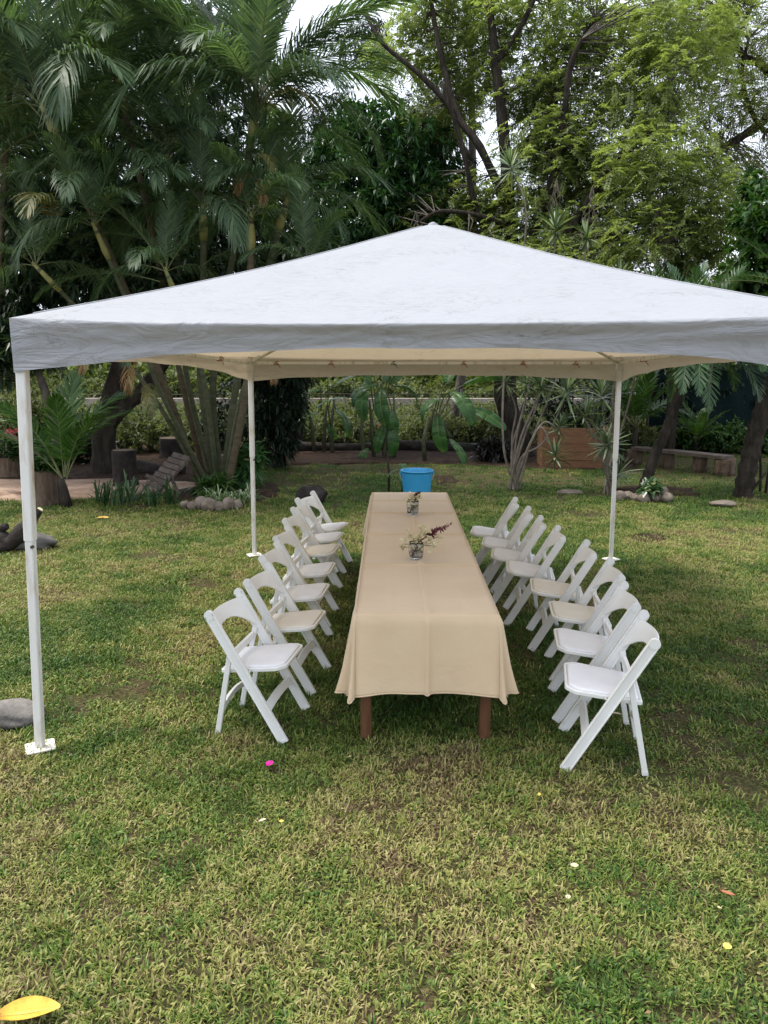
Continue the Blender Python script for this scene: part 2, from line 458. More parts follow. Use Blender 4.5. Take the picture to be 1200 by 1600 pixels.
# ------------------------------------------------------------------ grass
def blade_mat():
    m, nt, out = _new("grass_blade")
    g = nd(nt, "ShaderNodeNewGeometry")
    at_ = nd(nt, "ShaderNodeAttribute", _attribute_name="dry", _attribute_type='INSTANCER')  # dryness, with painted lawn light and shade mixed in
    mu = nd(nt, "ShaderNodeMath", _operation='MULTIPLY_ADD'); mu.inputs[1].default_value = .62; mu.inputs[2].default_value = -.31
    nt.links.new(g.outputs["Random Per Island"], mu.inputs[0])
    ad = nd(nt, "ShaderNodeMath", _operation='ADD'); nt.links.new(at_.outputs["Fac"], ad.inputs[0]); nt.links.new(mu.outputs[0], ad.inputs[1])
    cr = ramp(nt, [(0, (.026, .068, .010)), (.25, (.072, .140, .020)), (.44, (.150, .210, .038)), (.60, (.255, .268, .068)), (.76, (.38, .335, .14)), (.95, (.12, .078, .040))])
    nt.links.new(ad.outputs[0], cr.inputs[0])
    p = nd(nt, "ShaderNodeBsdfPrincipled", Roughness=.5)
    p.inputs["Specular IOR Level"].default_value = .3
    nt.links.new(cr.outputs[0], p.inputs["Base Color"])
    tr = nd(nt, "ShaderNodeBsdfTranslucent"); nt.links.new(cr.outputs[0], tr.inputs[0])
    mx = nd(nt, "ShaderNodeMixShader", Fac=.3)
    nt.links.new(p.outputs[0], mx.inputs[1]); nt.links.new(tr.outputs[0], mx.inputs[2]); nt.links.new(mx.outputs[0], out.inputs[0])
    return m
BLADE = blade_mat()

def tuft(seed, nb, lmin, lmax, w, lean, spread):
    r = np.random.default_rng(seed)
    vs = []; fs = []
    for _ in range(nb):
        a = r.uniform(0, 2 * np.pi); b = r.uniform(0, 2 * np.pi)
        L = r.uniform(lmin, lmax); ln = r.uniform(*lean)
        q = np.array([r.normal() * spread, r.normal() * spread, 0])
        d = np.array([math.cos(a), math.sin(a), 0]); sd_ = np.array([-d[1], d[0], 0])
        tw = r.uniform(-.5, .5)
        sd_ = sd_ * math.cos(tw) + np.array([0, 0, 1]) * math.sin(tw)
        ww = w * r.uniform(.6, 1.3)
        p1 = q + d * L * .5 * math.sin(ln * .7) + np.array([0, 0, L * .5 * math.cos(ln * .7)])
        ln2 = ln * 1.35
        p2 = p1 + d * L * .5 * math.sin(ln2) + np.array([0, 0, L * .5 * math.cos(ln2)])
        p2[2] = max(p2[2], .003)
        o = len(vs)
        vs += [q - sd_ * ww * .4, q + sd_ * ww * .4, p1 + sd_ * ww * .5, p1 - sd_ * ww * .5, p2]
        fs += [(o, o + 1, o + 2, o + 3), (o + 3, o + 2, o + 4)]
    me = bpy.data.meshes.new("grass_tuft")
    me.from_pydata([tuple(v) for v in vs], [], fs)
    me.materials.append(BLADE)
    return bpy.data.objects.new("grass_tuft", me)      # source shape only, never linked on its own

TUFTS = [tuft(s, 15, .016, .046, .0062, (.6, 1.5), .034) for s in range(4)] + [tuft(9, 12, .030, .062, .0070, (.4, 1.2), .024), tuft(10, 9, .016, .028, .0150, (.7, 1.35), .022)]

def lawn_points():
    out = []
    for (y0, y1, dens, k) in ((1.5, 4.2, 980, .92), (4.2, 7.0, 800, 1.0), (7.0, 10.5, 600, 1.1), (10.5, 15.8, 330, 1.3), (15.8, 20, 90, 1.4)):
        hw = lambda y: .53 * y + .7
        W = hw(y1)
        n = int(dens * 2 * W * (y1 - y0))
        x = rng.uniform(-W, W, n); y = rng.uniform(y0, y1, n)
        keep = np.abs(x) < hw(y)
        x, y = x[keep], y[keep]
        out.append(np.stack([x, y, np.full(len(x), k)], 1))
    P = np.concatenate(out)
    x, y = P[:, 0], P[:, 1]
    bare = fbm(x * 1.1 + 9, y * 1.1 + 3, 5, 4)
    fine = fbm(x * 5, y * 5, 8, 3)
    keep = (bare + .45 * fine) > .545 - .075 * (y < 6) + rng.uniform(-.16, .12, len(x))
    thin = 1 - .15 * np.exp(-(((x - 1.3) / .9) ** 2 + ((y - 3.1) / .9) ** 2)) - .2 * np.exp(-(((x + 1.1) / .6) ** 2 + ((y - 2.9) / .5) ** 2))
    keep &= rng.uniform(size=len(x)) < thin
    def inside(poly):
        c = np.zeros(len(x), bool); n = len(poly)
        for i in range(n):
            (x1, y1), (x2, y2) = poly[i], poly[(i + 1) % n]
            cond = ((y1 > y) != (y2 > y)) & (x < (x2 - x1) * (y - y1) / (y2 - y1 + 1e-12) + x1)
            c ^= cond
        return c
    inbed = inside(BED) | inside(PATH) | inside([(-12, 13.7), (-3.3, 13.4), (-2.9, 15.5), (-3.6, 21), (-14, 21)])
    keep &= ~inbed | (rng.uniform(size=len(x)) < .06)
    far = np.clip((y - 11.3) / 1.8, 0, 1)
    # turf thins out into mulch under the trees, darkened for their shade too
    keep &= rng.uniform(size=len(x)) > far * (.35 + .5 * (fbm(x * .8, y * .8, 21, 3) > .45))
    P = P[keep]
    return P
LP = lawn_points()
x, y = LP[:, 0], LP[:, 1]
dry = .26 + 1.0 * (fbm(x * .9 + 30, y * .9 + 10, 12, 4) - .5) + .75 * (fbm(x * 4.5, y * 4.5, 14, 3) - .5) + rng.normal(size=len(x)) * .13
dry += .26 * np.exp(-(((x + 3.2) / 2.6) ** 2 + ((y - 8.6) / 1.9) ** 2)) + .10 * np.exp(-(((x - 4.2) / 1.8) ** 2 + ((y - 8.8) / 1.6) ** 2))  # yellower turf with sunlight painted into its colour, either side at the back
dry += .20 * np.exp(-(((x - 1.2) / 1.0) ** 2 + ((y - 3.1) / .7) ** 2)) + .22 * np.exp(-(((x + 1.6) / .5) ** 2 + ((y - 3.2) / .5) ** 2))
dry -= .22 * np.clip((y - 11) / 2, 0, 1)  # darker far blades: tree shade painted in along with the mulched ground
dry += .20 * np.clip((fbm(x * 1.6 + 70, y * 1.6, 33, 4) - .54) * 6, 0, 1) * np.clip((5.2 - y) / 1.0, 0, 1)  # front patches: real brown turf, and foreground shade put into the colour
me = bpy.data.meshes.new("grass")
me.vertices.add(len(LP))
co = np.stack([x, y, gz(x, y) - .013], 1).astype(np.float32)
me.vertices.foreach_set("co", co.reshape(-1))
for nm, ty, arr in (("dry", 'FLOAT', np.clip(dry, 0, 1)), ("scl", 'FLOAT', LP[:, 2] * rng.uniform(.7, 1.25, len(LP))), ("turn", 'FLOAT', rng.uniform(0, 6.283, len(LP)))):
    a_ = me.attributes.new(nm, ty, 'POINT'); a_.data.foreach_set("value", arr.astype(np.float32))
a_ = me.attributes.new("pick", 'INT', 'POINT'); a_.data.foreach_set("value", rng.choice(6, len(LP), p=[.19, .19, .19, .19, .10, .14]).astype(np.int32))
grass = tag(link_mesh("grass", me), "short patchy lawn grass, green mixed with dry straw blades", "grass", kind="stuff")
ng = bpy.data.node_groups.new("grass_scatter", 'GeometryNodeTree')
ng.interface.new_socket("Geometry", in_out='INPUT', socket_type='NodeSocketGeometry')
ng.interface.new_socket("Geometry", in_out='OUTPUT', socket_type='NodeSocketGeometry')
gi = ng.nodes.new("NodeGroupInput"); go = ng.nodes.new("NodeGroupOutput")
ip = ng.nodes.new("GeometryNodeInstanceOnPoints")
jn = ng.nodes.new("GeometryNodeJoinGeometry")
for t_ in TUFTS:
    oi = ng.nodes.new("GeometryNodeObjectInfo"); oi.inputs["Object"].default_value = t_; oi.inputs["As Instance"].default_value = True
    ng.links.new(oi.outputs["Geometry"], jn.inputs[0])
def named(nm, ty):
    n = ng.nodes.new("GeometryNodeInputNamedAttribute"); n.data_type = ty; n.inputs["Name"].default_value = nm
    return n.outputs["Attribute"]
cb = ng.nodes.new("ShaderNodeCombineXYZ"); ng.links.new(named("turn", 'FLOAT'), cb.inputs["Z"])
ng.links.new(gi.outputs[0], ip.inputs["Points"]); ng.links.new(jn.outputs[0], ip.inputs["Instance"])
ip.inputs["Pick Instance"].default_value = True
ng.links.new(named("pick", 'INT'), ip.inputs["Instance Index"])
ng.links.new(cb.outputs[0], ip.inputs["Rotation"])
ng.links.new(named("scl", 'FLOAT'), ip.inputs["Scale"])
ng.links.new(ip.outputs[0], go.inputs[0])
grass.modifiers.new("scatter", 'NODES').node_group = ng

# ------------------------------------------------------------------ wall, fences behind
wl = empty("boundary_wall", (0, 27, 0), 0, "low pale rendered wall far behind the banana plants and wire fence", "wall")
mb = MB(); mb.box((0, 0, .42), (34, .22, .84)); mb.build("wall_body", M['wall_pale'], wl)
tag(sheet("road", [(-40, 23.2), (40, 23.2), (40, 26.5), (-40, 26.5)], .012, M['road'], 4, .1), kind="structure")

wf = empty("wire_fence", (0, 20.5, 0), 0, "wire fence on dark thin posts behind the banana plants", "fence")
for px in (-9.5, -6.6, -3.7, -.9, 1.9, 3.1, 4.7, 7.6, 10.4):
    mb = MB(); mb.tube([(px, 0, 0), (px + rnd.uniform(-.04, .04), 0, 1.38)], [.032, .028], 8); mb.build("post", M['fence_post'], wf)
for z in (.15, .42, .7, .96, 1.24):
    mb = MB()
    mb.tube([(a, .033, z + .012 * math.sin(a * 2.3 + z * 9)) for a in np.linspace(-10, 10.6, 42)], .013 if z > 1.2 else .005, 5)
    mb.build("wire", M['wire'], wf)
mb = MB()
for a in np.arange(-10, 10.6, .12):
    for s_ in (1, -1):
        mb.tube([(a, .033, .12), (a + s_ * .9, .033, 1.24)], .0016, 3, cap=False)
w_ = mb.build("wire_mesh", M['wire'], wf); w_["kind"] = "stuff"

nf = empty("shade_net_fence", (0, 19.0, 0), 0, "dark teal shade net fence beyond the curved log bench", "fence")
mb = MB()
mb.grid([[(a, .02 * math.sin(a * 3.1 + z) + .03 * math.sin(a * 7 + 2 * z), z) for a in np.linspace(6.3, 13.5, 60)] for z in np.linspace(.30, 2.0, 18)])
mb.build("net", M['net'], nf)
for px in (6.3, 7.75, 9.2, 10.7, 12.2):
    mb = MB(); mb.tube([(px, -.06, 0), (px, -.06, 2.1)], .03, 8); mb.build("post", M['bark_grey'], nf)

# ------------------------------------------------------------------ canopy tent
FL, FR, BR, BL = Vector((-1.875, 3.87, 2.30)), Vector((2.10, 3.56, 2.30)), Vector((2.375, 8.05, 2.14)), Vector((-1.495, 8.20, 2.14))
PEAK = Vector((.315, 6.05, 3.10))
def cloth_mat(name, base, trans, stain):
    m, nt, out = _new(name)
    co = coords(nt, 'world')
    n1 = nd(nt, "ShaderNodeTexNoise", Scale=1.6, Detail=8, Roughness=.7, Distortion=1.2)
    n2 = nd(nt, "ShaderNodeTexNoise", Scale=9.0, Detail=6, Roughness=.7, Distortion=2.0)
    mp = nd(nt, "ShaderNodeMapping"); mp.inputs["Scale"].default_value = (1.3, 2.6, 5)
    mp.inputs["Rotation"].default_value = (0, 0, .5)
    nt.links.new(co, mp.inputs["Vector"])
    n3 = nd(nt, "ShaderNodeTexNoise", Scale=2.2, Detail=4, Roughness=.55, Distortion=2.4)
    nt.links.new(mp.outputs[0], n3.inputs["Vector"])
    nt.links.new(co, n1.inputs["Vector"]); nt.links.new(co, n2.inputs["Vector"])
    mul = nd(nt, "ShaderNodeMath", _operation='MULTIPLY'); nt.links.new(n1.outputs["Fac"], mul.inputs[0]); nt.links.new(n2.outputs["Fac"], mul.inputs[1])
    cr = ramp(nt, [(.18, base), (.36, tuple(b * .96 for b in base)), (.46, stain)]); nt.links.new(mul.outputs[0], cr.inputs[0])
    # old scuffs: thin wandering grey lines
    ln = ramp(nt, [(.470, (0, 0, 0)), (.497, (1, 1, 1)), (.503, (1, 1, 1)), (.520, (0, 0, 0))]); nt.links.new(n3.outputs["Fac"], ln.inputs[0])
    mk = ramp(nt, [(.44, (0, 0, 0)), (.62, (.5, .5, .5))]); nt.links.new(n1.outputs["Fac"], mk.inputs[0])
    lm = nd(nt, "ShaderNodeMath", _operation='MULTIPLY'); nt.links.new(ln.outputs[0], lm.inputs[0]); nt.links.new(mk.outputs[0], lm.inputs[1])
    sm = nd(nt, "ShaderNodeMix", _data_type='RGBA'); sm.inputs[7].default_value = (*stain, 1)
    nt.links.new(lm.outputs[0], sm.inputs[0]); nt.links.new(cr.outputs[0], sm.inputs[6])
    # the inside has yellowed
    gm = nd(nt, "ShaderNodeNewGeometry")
    ins = nd(nt, "ShaderNodeMix", _data_type='RGBA', _blend_type='MULTIPLY'); ins.inputs[7].default_value = (1.22, 1.06, .84, 1)
    nt.links.new(gm.outputs["Backfacing"], ins.inputs[0]); nt.links.new(sm.outputs[2], ins.inputs[6])
    class _o: outputs = [ins.outputs[2]]
    cr = _o
    p = nd(nt, "ShaderNodeBsdfPrincipled", Roughness=.55)
    p.inputs["Specular IOR Level"].default_value = .3
    nt.links.new(cr.outputs[0], p.inputs["Base Color"])
    tr = nd(nt, "ShaderNodeBsdfTranslucent")
    mt = nd(nt, "ShaderNodeMix", _data_type='RGBA', _blend_type='MULTIPLY'); mt.inputs[0].default_value = 1; mt.inputs[7].default_value = (*trans, 1)
    nt.links.new(cr.outputs[0], mt.inputs[6]); nt.links.new(mt.outputs[2], tr.inputs[0])
    b = nd(nt, "ShaderNodeBump", Strength=.45, Distance=.03); nt.links.new(n3.outputs["Fac"], b.inputs["Height"])
    b2 = nd(nt, "ShaderNodeBump", Strength=.15, Distance=.01); nt.links.new(n2.outputs["Fac"], b2.inputs["Height"]); nt.links.new(b.outputs[0], b2.inputs["Normal"])
    nt.links.new(b2.outputs[0], p.inputs["Normal"])
    mx = nd(nt, "ShaderNodeMixShader", Fac=.30)
    nt.links.new(p.outputs[0], mx.inputs[1]); nt.links.new(tr.outputs[0], mx.inputs[2]); nt.links.new(mx.outputs[0], out.inputs[0])
    return m
M['canopy'] = cloth_mat("white_canopy_cloth", (.375, .395, .435), (1.1, .97, .76), (.21, .21, .20))

tent = empty("canopy_tent", (0, 0, 0), 0, "white peaked canopy tent on thin steel posts over the long table", "tent")
ctr = (FL + FR + BR + BL) / 4
def eave(A, B, s_, sag):
    p = A.lerp(B, s_)
    p.z -= sag * (1 - abs(2 * s_ - 1) ** 2.2)
    return p
SIDES = [(FL, FR, .030, .27, .118), (FR, BR, .03, .25, .12), (BR, BL, .02, .25, .17), (BL, FL, .03, .25, .12)]
mb = MB()
vals = []
for (A, B, sag, dc, dm) in SIDES:
    out_n = Vector(((B - A).y, -(B - A).x, 0)).normalized()
    NS, NT = 64, 26
    P = []
    for j in range(NT + 1):
        t = (j / NT)
        row = []
        for i in range(NS + 1):
            s_ = i / NS
            e = eave(A, B, s_, sag) + out_n * (.02 * (1 - abs(2 * s_ - 1) ** 14) + .03 * (1 - abs(2 * s_ - 1) ** 3))
            p = e.lerp(PEAK, t)
            edge = abs(2 * s_ - 1)
            p.z -= (.042 * edge ** 2 + .022 * (1 - edge ** 2)) * math.sin(math.pi * min(1, t * 1.05)) ** 1.1 * (1 - .25 * t)
            w = float(fbm(p.x * 2.0 + 3, p.y * 2.6 + 7, 31, 4) - .5) * .045 * math.sin(math.pi * t) * (1 - edge ** 6)
            p.z += w
            row.append(p)
        P.append(row)
    mb.grid(P)
    # valance: hangs from the eave fold, slack upper band tucked in, hem arched up in mid span
    Q = []
    for j in range(13):
        t = j / 12
        row = []
        for i in range(NS + 1):
            s_ = i / NS
            edge = abs(2 * s_ - 1)
            e = eave(A, B, s_, sag) + out_n * (.02 * (1 - edge ** 14) + .03 * (1 - edge ** 3))
            drop = dm + (dc - dm) * edge ** 2.4
            k = 1 - edge ** 5
            inw = (.030 * math.sin(min(1, t / .28) * math.pi / 2) - .125 * max(0, t - .12) ** .9 * (1 - .55 * t)) * (.30 + .70 * k)
            wr = float(fbm(s_ * 22 + A.x * 5, t * 5 + s_ * 9 + 2, 41, 4) - .5) * (.022 + .03 * edge ** 4) * min(1, t * 2.5)
            p = e + out_n * (inw + wr) * (1 - edge ** 18) - Vector((0, 0, (drop * t ** 1.25 if t < .3 else drop * (.2222 + (t - .3) * 1.1111)) * (1 + .025 * math.sin(s_ * 31 + A.x))))
            row.append(p)
        Q.append(row)
    vals.append(Q)
cano = mb.build("canopy_roof", M['canopy'], tent)
for Q in vals:
    v_ = MB(); v_.grid(Q[::-1]); v_.build("valance", M['canopy'], cano)
mb = MB()
mb.tube([PEAK + Vector((0, 0, -.06)), PEAK + Vector((0, 0, .0)), PEAK + Vector((0, 0, .012))], [.05, .035, .01], 12)
mb.build("peak_cap", M['canopy'], cano)
for k in range(2):
    c_ = [FL, FR, BR, BL][k]
    A_, B_, sag_ = SIDES[k][0], SIDES[k][1], SIDES[k][2]
    pts = []
    o1 = Vector(((B_ - A_).y, -(B_ - A_).x, 0)).normalized()
    for j in range(1, 26):
        t = j / 26
        p_ = (c_ + o1 * .0).lerp(PEAK, t)
        p_.z += -.042 * math.sin(math.pi * min(1, t * 1.05)) ** 1.1 * (1 - .25 * t) + .001
        pts.append(p_)
    q = MB(); q.tube(pts, .0045, 6); q.build("ridge_seam", M['canopy'], cano)
# frame
feet = [(-1.925, 3.885), (2.13, 3.60), (2.37, 8.02), (-1.49, 8.17)]
tops = [FL, FR, BR, BL]
cin = [(ctr - t_).normalized() for t_ in tops]
for k, (f_, t_, c_) in enumerate(zip(feet, tops, cin)):
    f3 = Vector((f_[0], f_[1], .01)); t3 = Vector((t_.x, t_.y, t_.z - .05)) + Vector((c_.x, c_.y, 0)) * .05
    sd_ = Vector((math.cos(rad(-5)), math.sin(rad(-5)), 0))
    mb = MB()
    m_ = f3.lerp(t3, .52)
    w = .051 if k < 2 else .048
    mb.beam(f3, m_, sd_, w - .008, w - .008, 1, .1)
    mb.beam(m_ - Vector((0, 0, .0)), t3, sd_, w, w, 1, .1)
    lg = mb.build("leg", M['steel_white'], tent)
    q = MB(); q.beam(f3 + Vector((0, 0, -.004)), f3 + Vector((0, 0, .003)), Vector((math.cos(rad(28)), math.sin(rad(28)), 0)), .15, .13, 1, .05)
    q.build("base_plate", M['plate'], lg)
    q = MB(); q.tube([m_ + Vector((.02, -.036, -.03)), m_ + Vector((.02, -.022, -.03))], .009, 8); q.build("lock_pin", M['fence_post'], lg)
    q = MB()
    q.beam(t3 + Vector((0, 0, -.09)), t3 + Vector((0, 0, .03)), sd_, w + .018, w + .018, 1, .08)
    d2 = Vector((c_.x, c_.y, 0)).normalized()
    q.beam(t3 + Vector((0, 0, -.01)), t3 + d2 * .20 + Vector((0, 0, .05)), Vector((0, 0, 1)), .03, .022)
    q.build("corner_bracket", M['steel_white'], tent)
def inset(t_, c_): return Vector((t_.x, t_.y, t_.z - .065)) + Vector((c_.x, c_.y, 0)) * .05
bars = []
for k in range(4):
    a = inset(tops[k], cin[k]); b = inset(tops[(k + 1) % 4], cin[(k + 1) % 4])
    mb = MB(); mb.beam(a, b, (0, 0, 1), .028, .022); mb.build("eave_bar", M['steel_white'], tent)
    bars.append((a, b))
for k in range(4):
    a = inset(tops[k], cin[k]); b = Vector((PEAK.x, PEAK.y, PEAK.z - .10))
    mb = MB(); m_ = a.lerp(b, .5) + Vector((0, 0, -.09))
    mb.tube([a, a.lerp(m_, .5), m_, m_.lerp(b, .5) + Vector((0, 0, .0)), b], .014, 8); mb.build("rafter", M['steel_white'], tent)
mb = MB(); mb.tube([(PEAK.x, PEAK.y, PEAK.z - .16), (PEAK.x, PEAK.y, PEAK.z - .04)], .04, 10); mb.build("hub", M['steel_white'], tent)
for k, fr in ((2, .42), (2, .61), (2, .26), (2, .78), (2, .12), (1, .8), (3, .25), (2, .93)):
    a, b = bars[k]
    p = a.lerp(b, fr)
    mb = MB()
    for j in range(3):
        q = [p + Vector((.012 * j + .02 * math.sin(w), .018 * math.cos(w), .020 * math.sin(w + j))) for w in np.linspace(0, 6.0, 9)]
        mb.tube(q, .0035, 5)
    mb.tube([p + Vector((.02, -.02, 0)), p + Vector((.05, -.03, -.05))], .003, 5)
    mb.build("tie", M['tie_dark'] if fr == .61 else M['tie'], tent)

# ------------------------------------------------------------------ table and cloth
TX0, TX1, TY0, TY1, TZ = -.185, .585, 3.96, 7.90, .745
tb = empty("dining_table", ((TX0 + TX1) / 2, (TY0 + TY1) / 2, 0), 0, "long wooden table hidden under a beige cloth, brown legs showing", "table")
hx, hy = (TX1 - TX0) / 2, (TY1 - TY0) / 2
mb = MB(); mb.box((0, 0, TZ - .03), (hx * 2 - .02, hy * 2 - .02, .035)); mb.build("tabletop", M['table_wood'], tb)
for (a, b) in ((-1, -1), (1, -1), (-1, 0), (1, 0), (-1, 1), (1, 1)):
    mb = MB(); mb.beam((a * (hx - .05), b * (hy - .09), 0), (a * (hx - .05), b * (hy - .09), TZ - .05), (1, 0, 0), .062, .062, 1, .06)
    mb.build("leg", M['table_wood'], tb)
for s_ in (-1, 1):
    mb = MB(); mb.box((s_ * (hx - .05), 0, TZ - .10), (.03, hy * 2 - .26, .10)); mb.build("apron", M['table_wood'], tb)
    mb = MB(); mb.box((0, s_ * (hy - .09), TZ - .10), (hx * 2 - .17, .03, .10)); mb.build("apron", M['table_wood'], tb)

def table_cloth_mat():
    m, nt, out = _new("beige_tablecloth")
    co = coords(nt, 'world')
    n1 = nd(nt, "ShaderNodeTexNoise", Scale=3.0, Detail=4); nt.links.new(co, n1.inputs["Vector"])
    n2 = nd(nt, "ShaderNodeTexNoise", Scale=260.0, Detail=2); nt.links.new(co, n2.inputs["Vector"])
    n3 = nd(nt, "ShaderNodeTexNoise", Scale=7.0, Detail=5, Distortion=2.5); nt.links.new(co, n3.inputs["Vector"])
    cr = ramp(nt, [(.3, (.56, .42, .27)), (.7, (.62, .48, .32))]); nt.links.new(n1.outputs["Fac"], cr.inputs[0])
    p = nd(nt, "ShaderNodeBsdfPrincipled", Roughness=.62)
    p.inputs["Specular IOR Level"].default_value = .25
    p.inputs["Sheen Weight"].default_value = .25
    nt.links.new(cr.outputs[0], p.inputs["Base Color"])
    b = nd(nt, "ShaderNodeBump", Strength=.25, Distance=.012); nt.links.new(n3.outputs["Fac"], b.inputs["Height"])
    b2 = nd(nt, "ShaderNodeBump", Strength=.10, Distance=.001); nt.links.new(n2.outputs["Fac"], b2.inputs["Height"]); nt.links.new(b.outputs[0], b2.inputs["Normal"])
    nt.links.new(b2.outputs[0], p.inputs["Normal"])
    nt.links.new(p.outputs[0], out.inputs[0])
    return m
M['cloth'] = table_cloth_mat()

def make_cloth():
    mb = MB()
    z0 = TZ + .004
    cross = [TY0 + 1.02, TY0 + 1.95, TY0 + 2.82, TY1 - .5]
    cxm = (TX0 + TX1) / 2 + .003
    def topz(x, y):
        z = z0 + .012 * math.exp(-((x - cxm) / .013) ** 2)
        z += .0016 * math.exp(-((x - TX0 - .19) / .012) ** 2) + .0016 * math.exp(-((x - TX1 + .19) / .012) ** 2)
        for c in cross: z += .009 * math.exp(-((y - c - .006 * math.sin(x * 7)) / .016) ** 2)
        z += float(fbm(x * 4 + 3, y * 3 + 1, 71, 3)) * .004
        return z
    def dense(a, b, n, marks):
        v = list(np.linspace(a, b, n))
        for c in marks: v += [c + d for d in (-.03, -.02, -.013, -.007, 0, .007, .013, .02, .03)]
        v = sorted(set(round(k, 5) for k in v if a <= k <= b)); return v
    gx = dense(TX0, TX1, 26, [cxm, TX0 + .19, TX1 - .19]); gy = dense(TY0, TY1, 90, cross)
    mb.grid([[(x, y, topz(x, y)) for x in gx] for y in gy])
    # skirt: walk round the rim with a fan at each corner
    rim = []   # (rim point, outward angle, corner position -1..1 or None, arc length)
    s_ = 0
    def side(p0, p1, ang, vals):
        nonlocal s_
        L = (Vector(p1) - Vector(p0)).length
        for v in vals:
            rim.append((Vector(p0).lerp(Vector(p1), v), ang, None, s_ + v * L, v))
        s_ += L
    def corner(p, a0):
        nonlocal s_
        for k in np.linspace(0, 1, 23)[1:-1]:
            rim.append((Vector(p), a0 + k * math.pi / 2, k * 2 - 1, s_, 0))
    xv = [(g - TX0) / (TX1 - TX0) for g in gx]; yv = [(g - TY0) / (TY1 - TY0) for g in gy]
    side((TX0, TY0), (TX1, TY0), -math.pi / 2, xv); corner((TX1, TY0), -math.pi / 2)
    side((TX1, TY0), (TX1, TY1), 0, yv); corner((TX1, TY1), 0)
    side((TX1, TY1), (TX0, TY1), math.pi / 2, [1 - v for v in reversed(xv)]); corner((TX0, TY1), math.pi / 2)
    side((TX0, TY1), (TX0, TY0), math.pi, [1 - v for v in reversed(yv)]); corner((TX0, TY0), math.pi)
    rim.append(rim[0])
    TS = [0, .004, .010, .018, .03] + list(np.linspace(.05, 1, 22))
    rows = []
    for j, t in enumerate(TS):
        row = []
        for (p, a, c, s, v) in rim:
            n = Vector((math.cos(a), math.sin(a)))
            if c is None:
                L = .435
                # soft vertical folds, stronger down the long sides, one stiff crease in mid front
                far_ = abs(2 * v - 1)
                dist = s
                fold = .018 * math.sin(dist * 9.5 + .9 * math.sin(dist * 2.1)) + .010 * math.sin(dist * 21 + 1.7)
                o = .010 + .035 * t + fold * t * (.45 if abs(n.y) > .5 else 1.0)
                if abs(n.y) > .5:
                    o += .020 * math.exp(-((p.x - cxm) / .014) ** 2) * (.5 + t) + .008 * t * math.sin((p.x - TX0) * 19 + .6)
                    o += .025 * t * max(0, far_ - .62) / .38
                else:
                    ed = min(abs(p.y - TY0), abs(p.y - TY1))
                    o += .045 * t * math.exp(-ed / .22)
                dz = L * t + .02 * t * max(0, far_ - .75) * (abs(n.y) > .5)
            else:
                lobe = .55 + .45 * math.cos(2 * math.pi * (abs(c) - .62) / .8) if abs(c) > .05 else .12
                o = .012 + t * (.042 + .062 * max(0, lobe) * (.25 + .75 * t))
                L = .435 + (.030 if (c < 0) == (s < 1) else .0) * max(0, lobe)
                dz = L * t
            # rounded shoulder where the cloth turns over the table edge
            sh = min(1, t * 55)
            o2 = o * min(1, t * 12) + .005 * math.sin(sh * math.pi / 2)
            z = z0 + .004 - dz - .004 * sh
            if j == 0:
                row.append((p.x, p.y, topz(p.x, p.y)))
            else:
                row.append((p.x + n.x * o2, p.y + n.y * o2, z))
        rows.append(row)
    mb.grid(rows)
    mb.hem = [Vector(v) + Vector((0, 0, .004)) for v in rows[-1]]
    return mb
cm_ = make_cloth()
cl = cm_.build("tablecloth", M['cloth'])
hm = MB(); hm.tube(cm_.hem, .0042, 6); hm.build("hem", M['cloth'], cl)
tag(cl, "beige tablecloth with fold creases draped over the long table", "tablecloth")
mo = cl.modifiers.new("thickness", 'SOLIDIFY'); mo.thickness = .002; mo.offset = -1
# ------------------------------------------------------------------ folding chairs (local +X is the way the sitter faces)
FOOT, TOP = Vector((.21, 0, 0)), Vector((-.21, 0, .742))
PL = (TOP - FOOT).length
PD = (TOP - FOOT).normalized()
PN = Vector((PD.z, 0, -PD.x))            # across the post, towards the front
def on_post(s_, y): return FOOT + PD * s_ + Vector((0, y, 0))

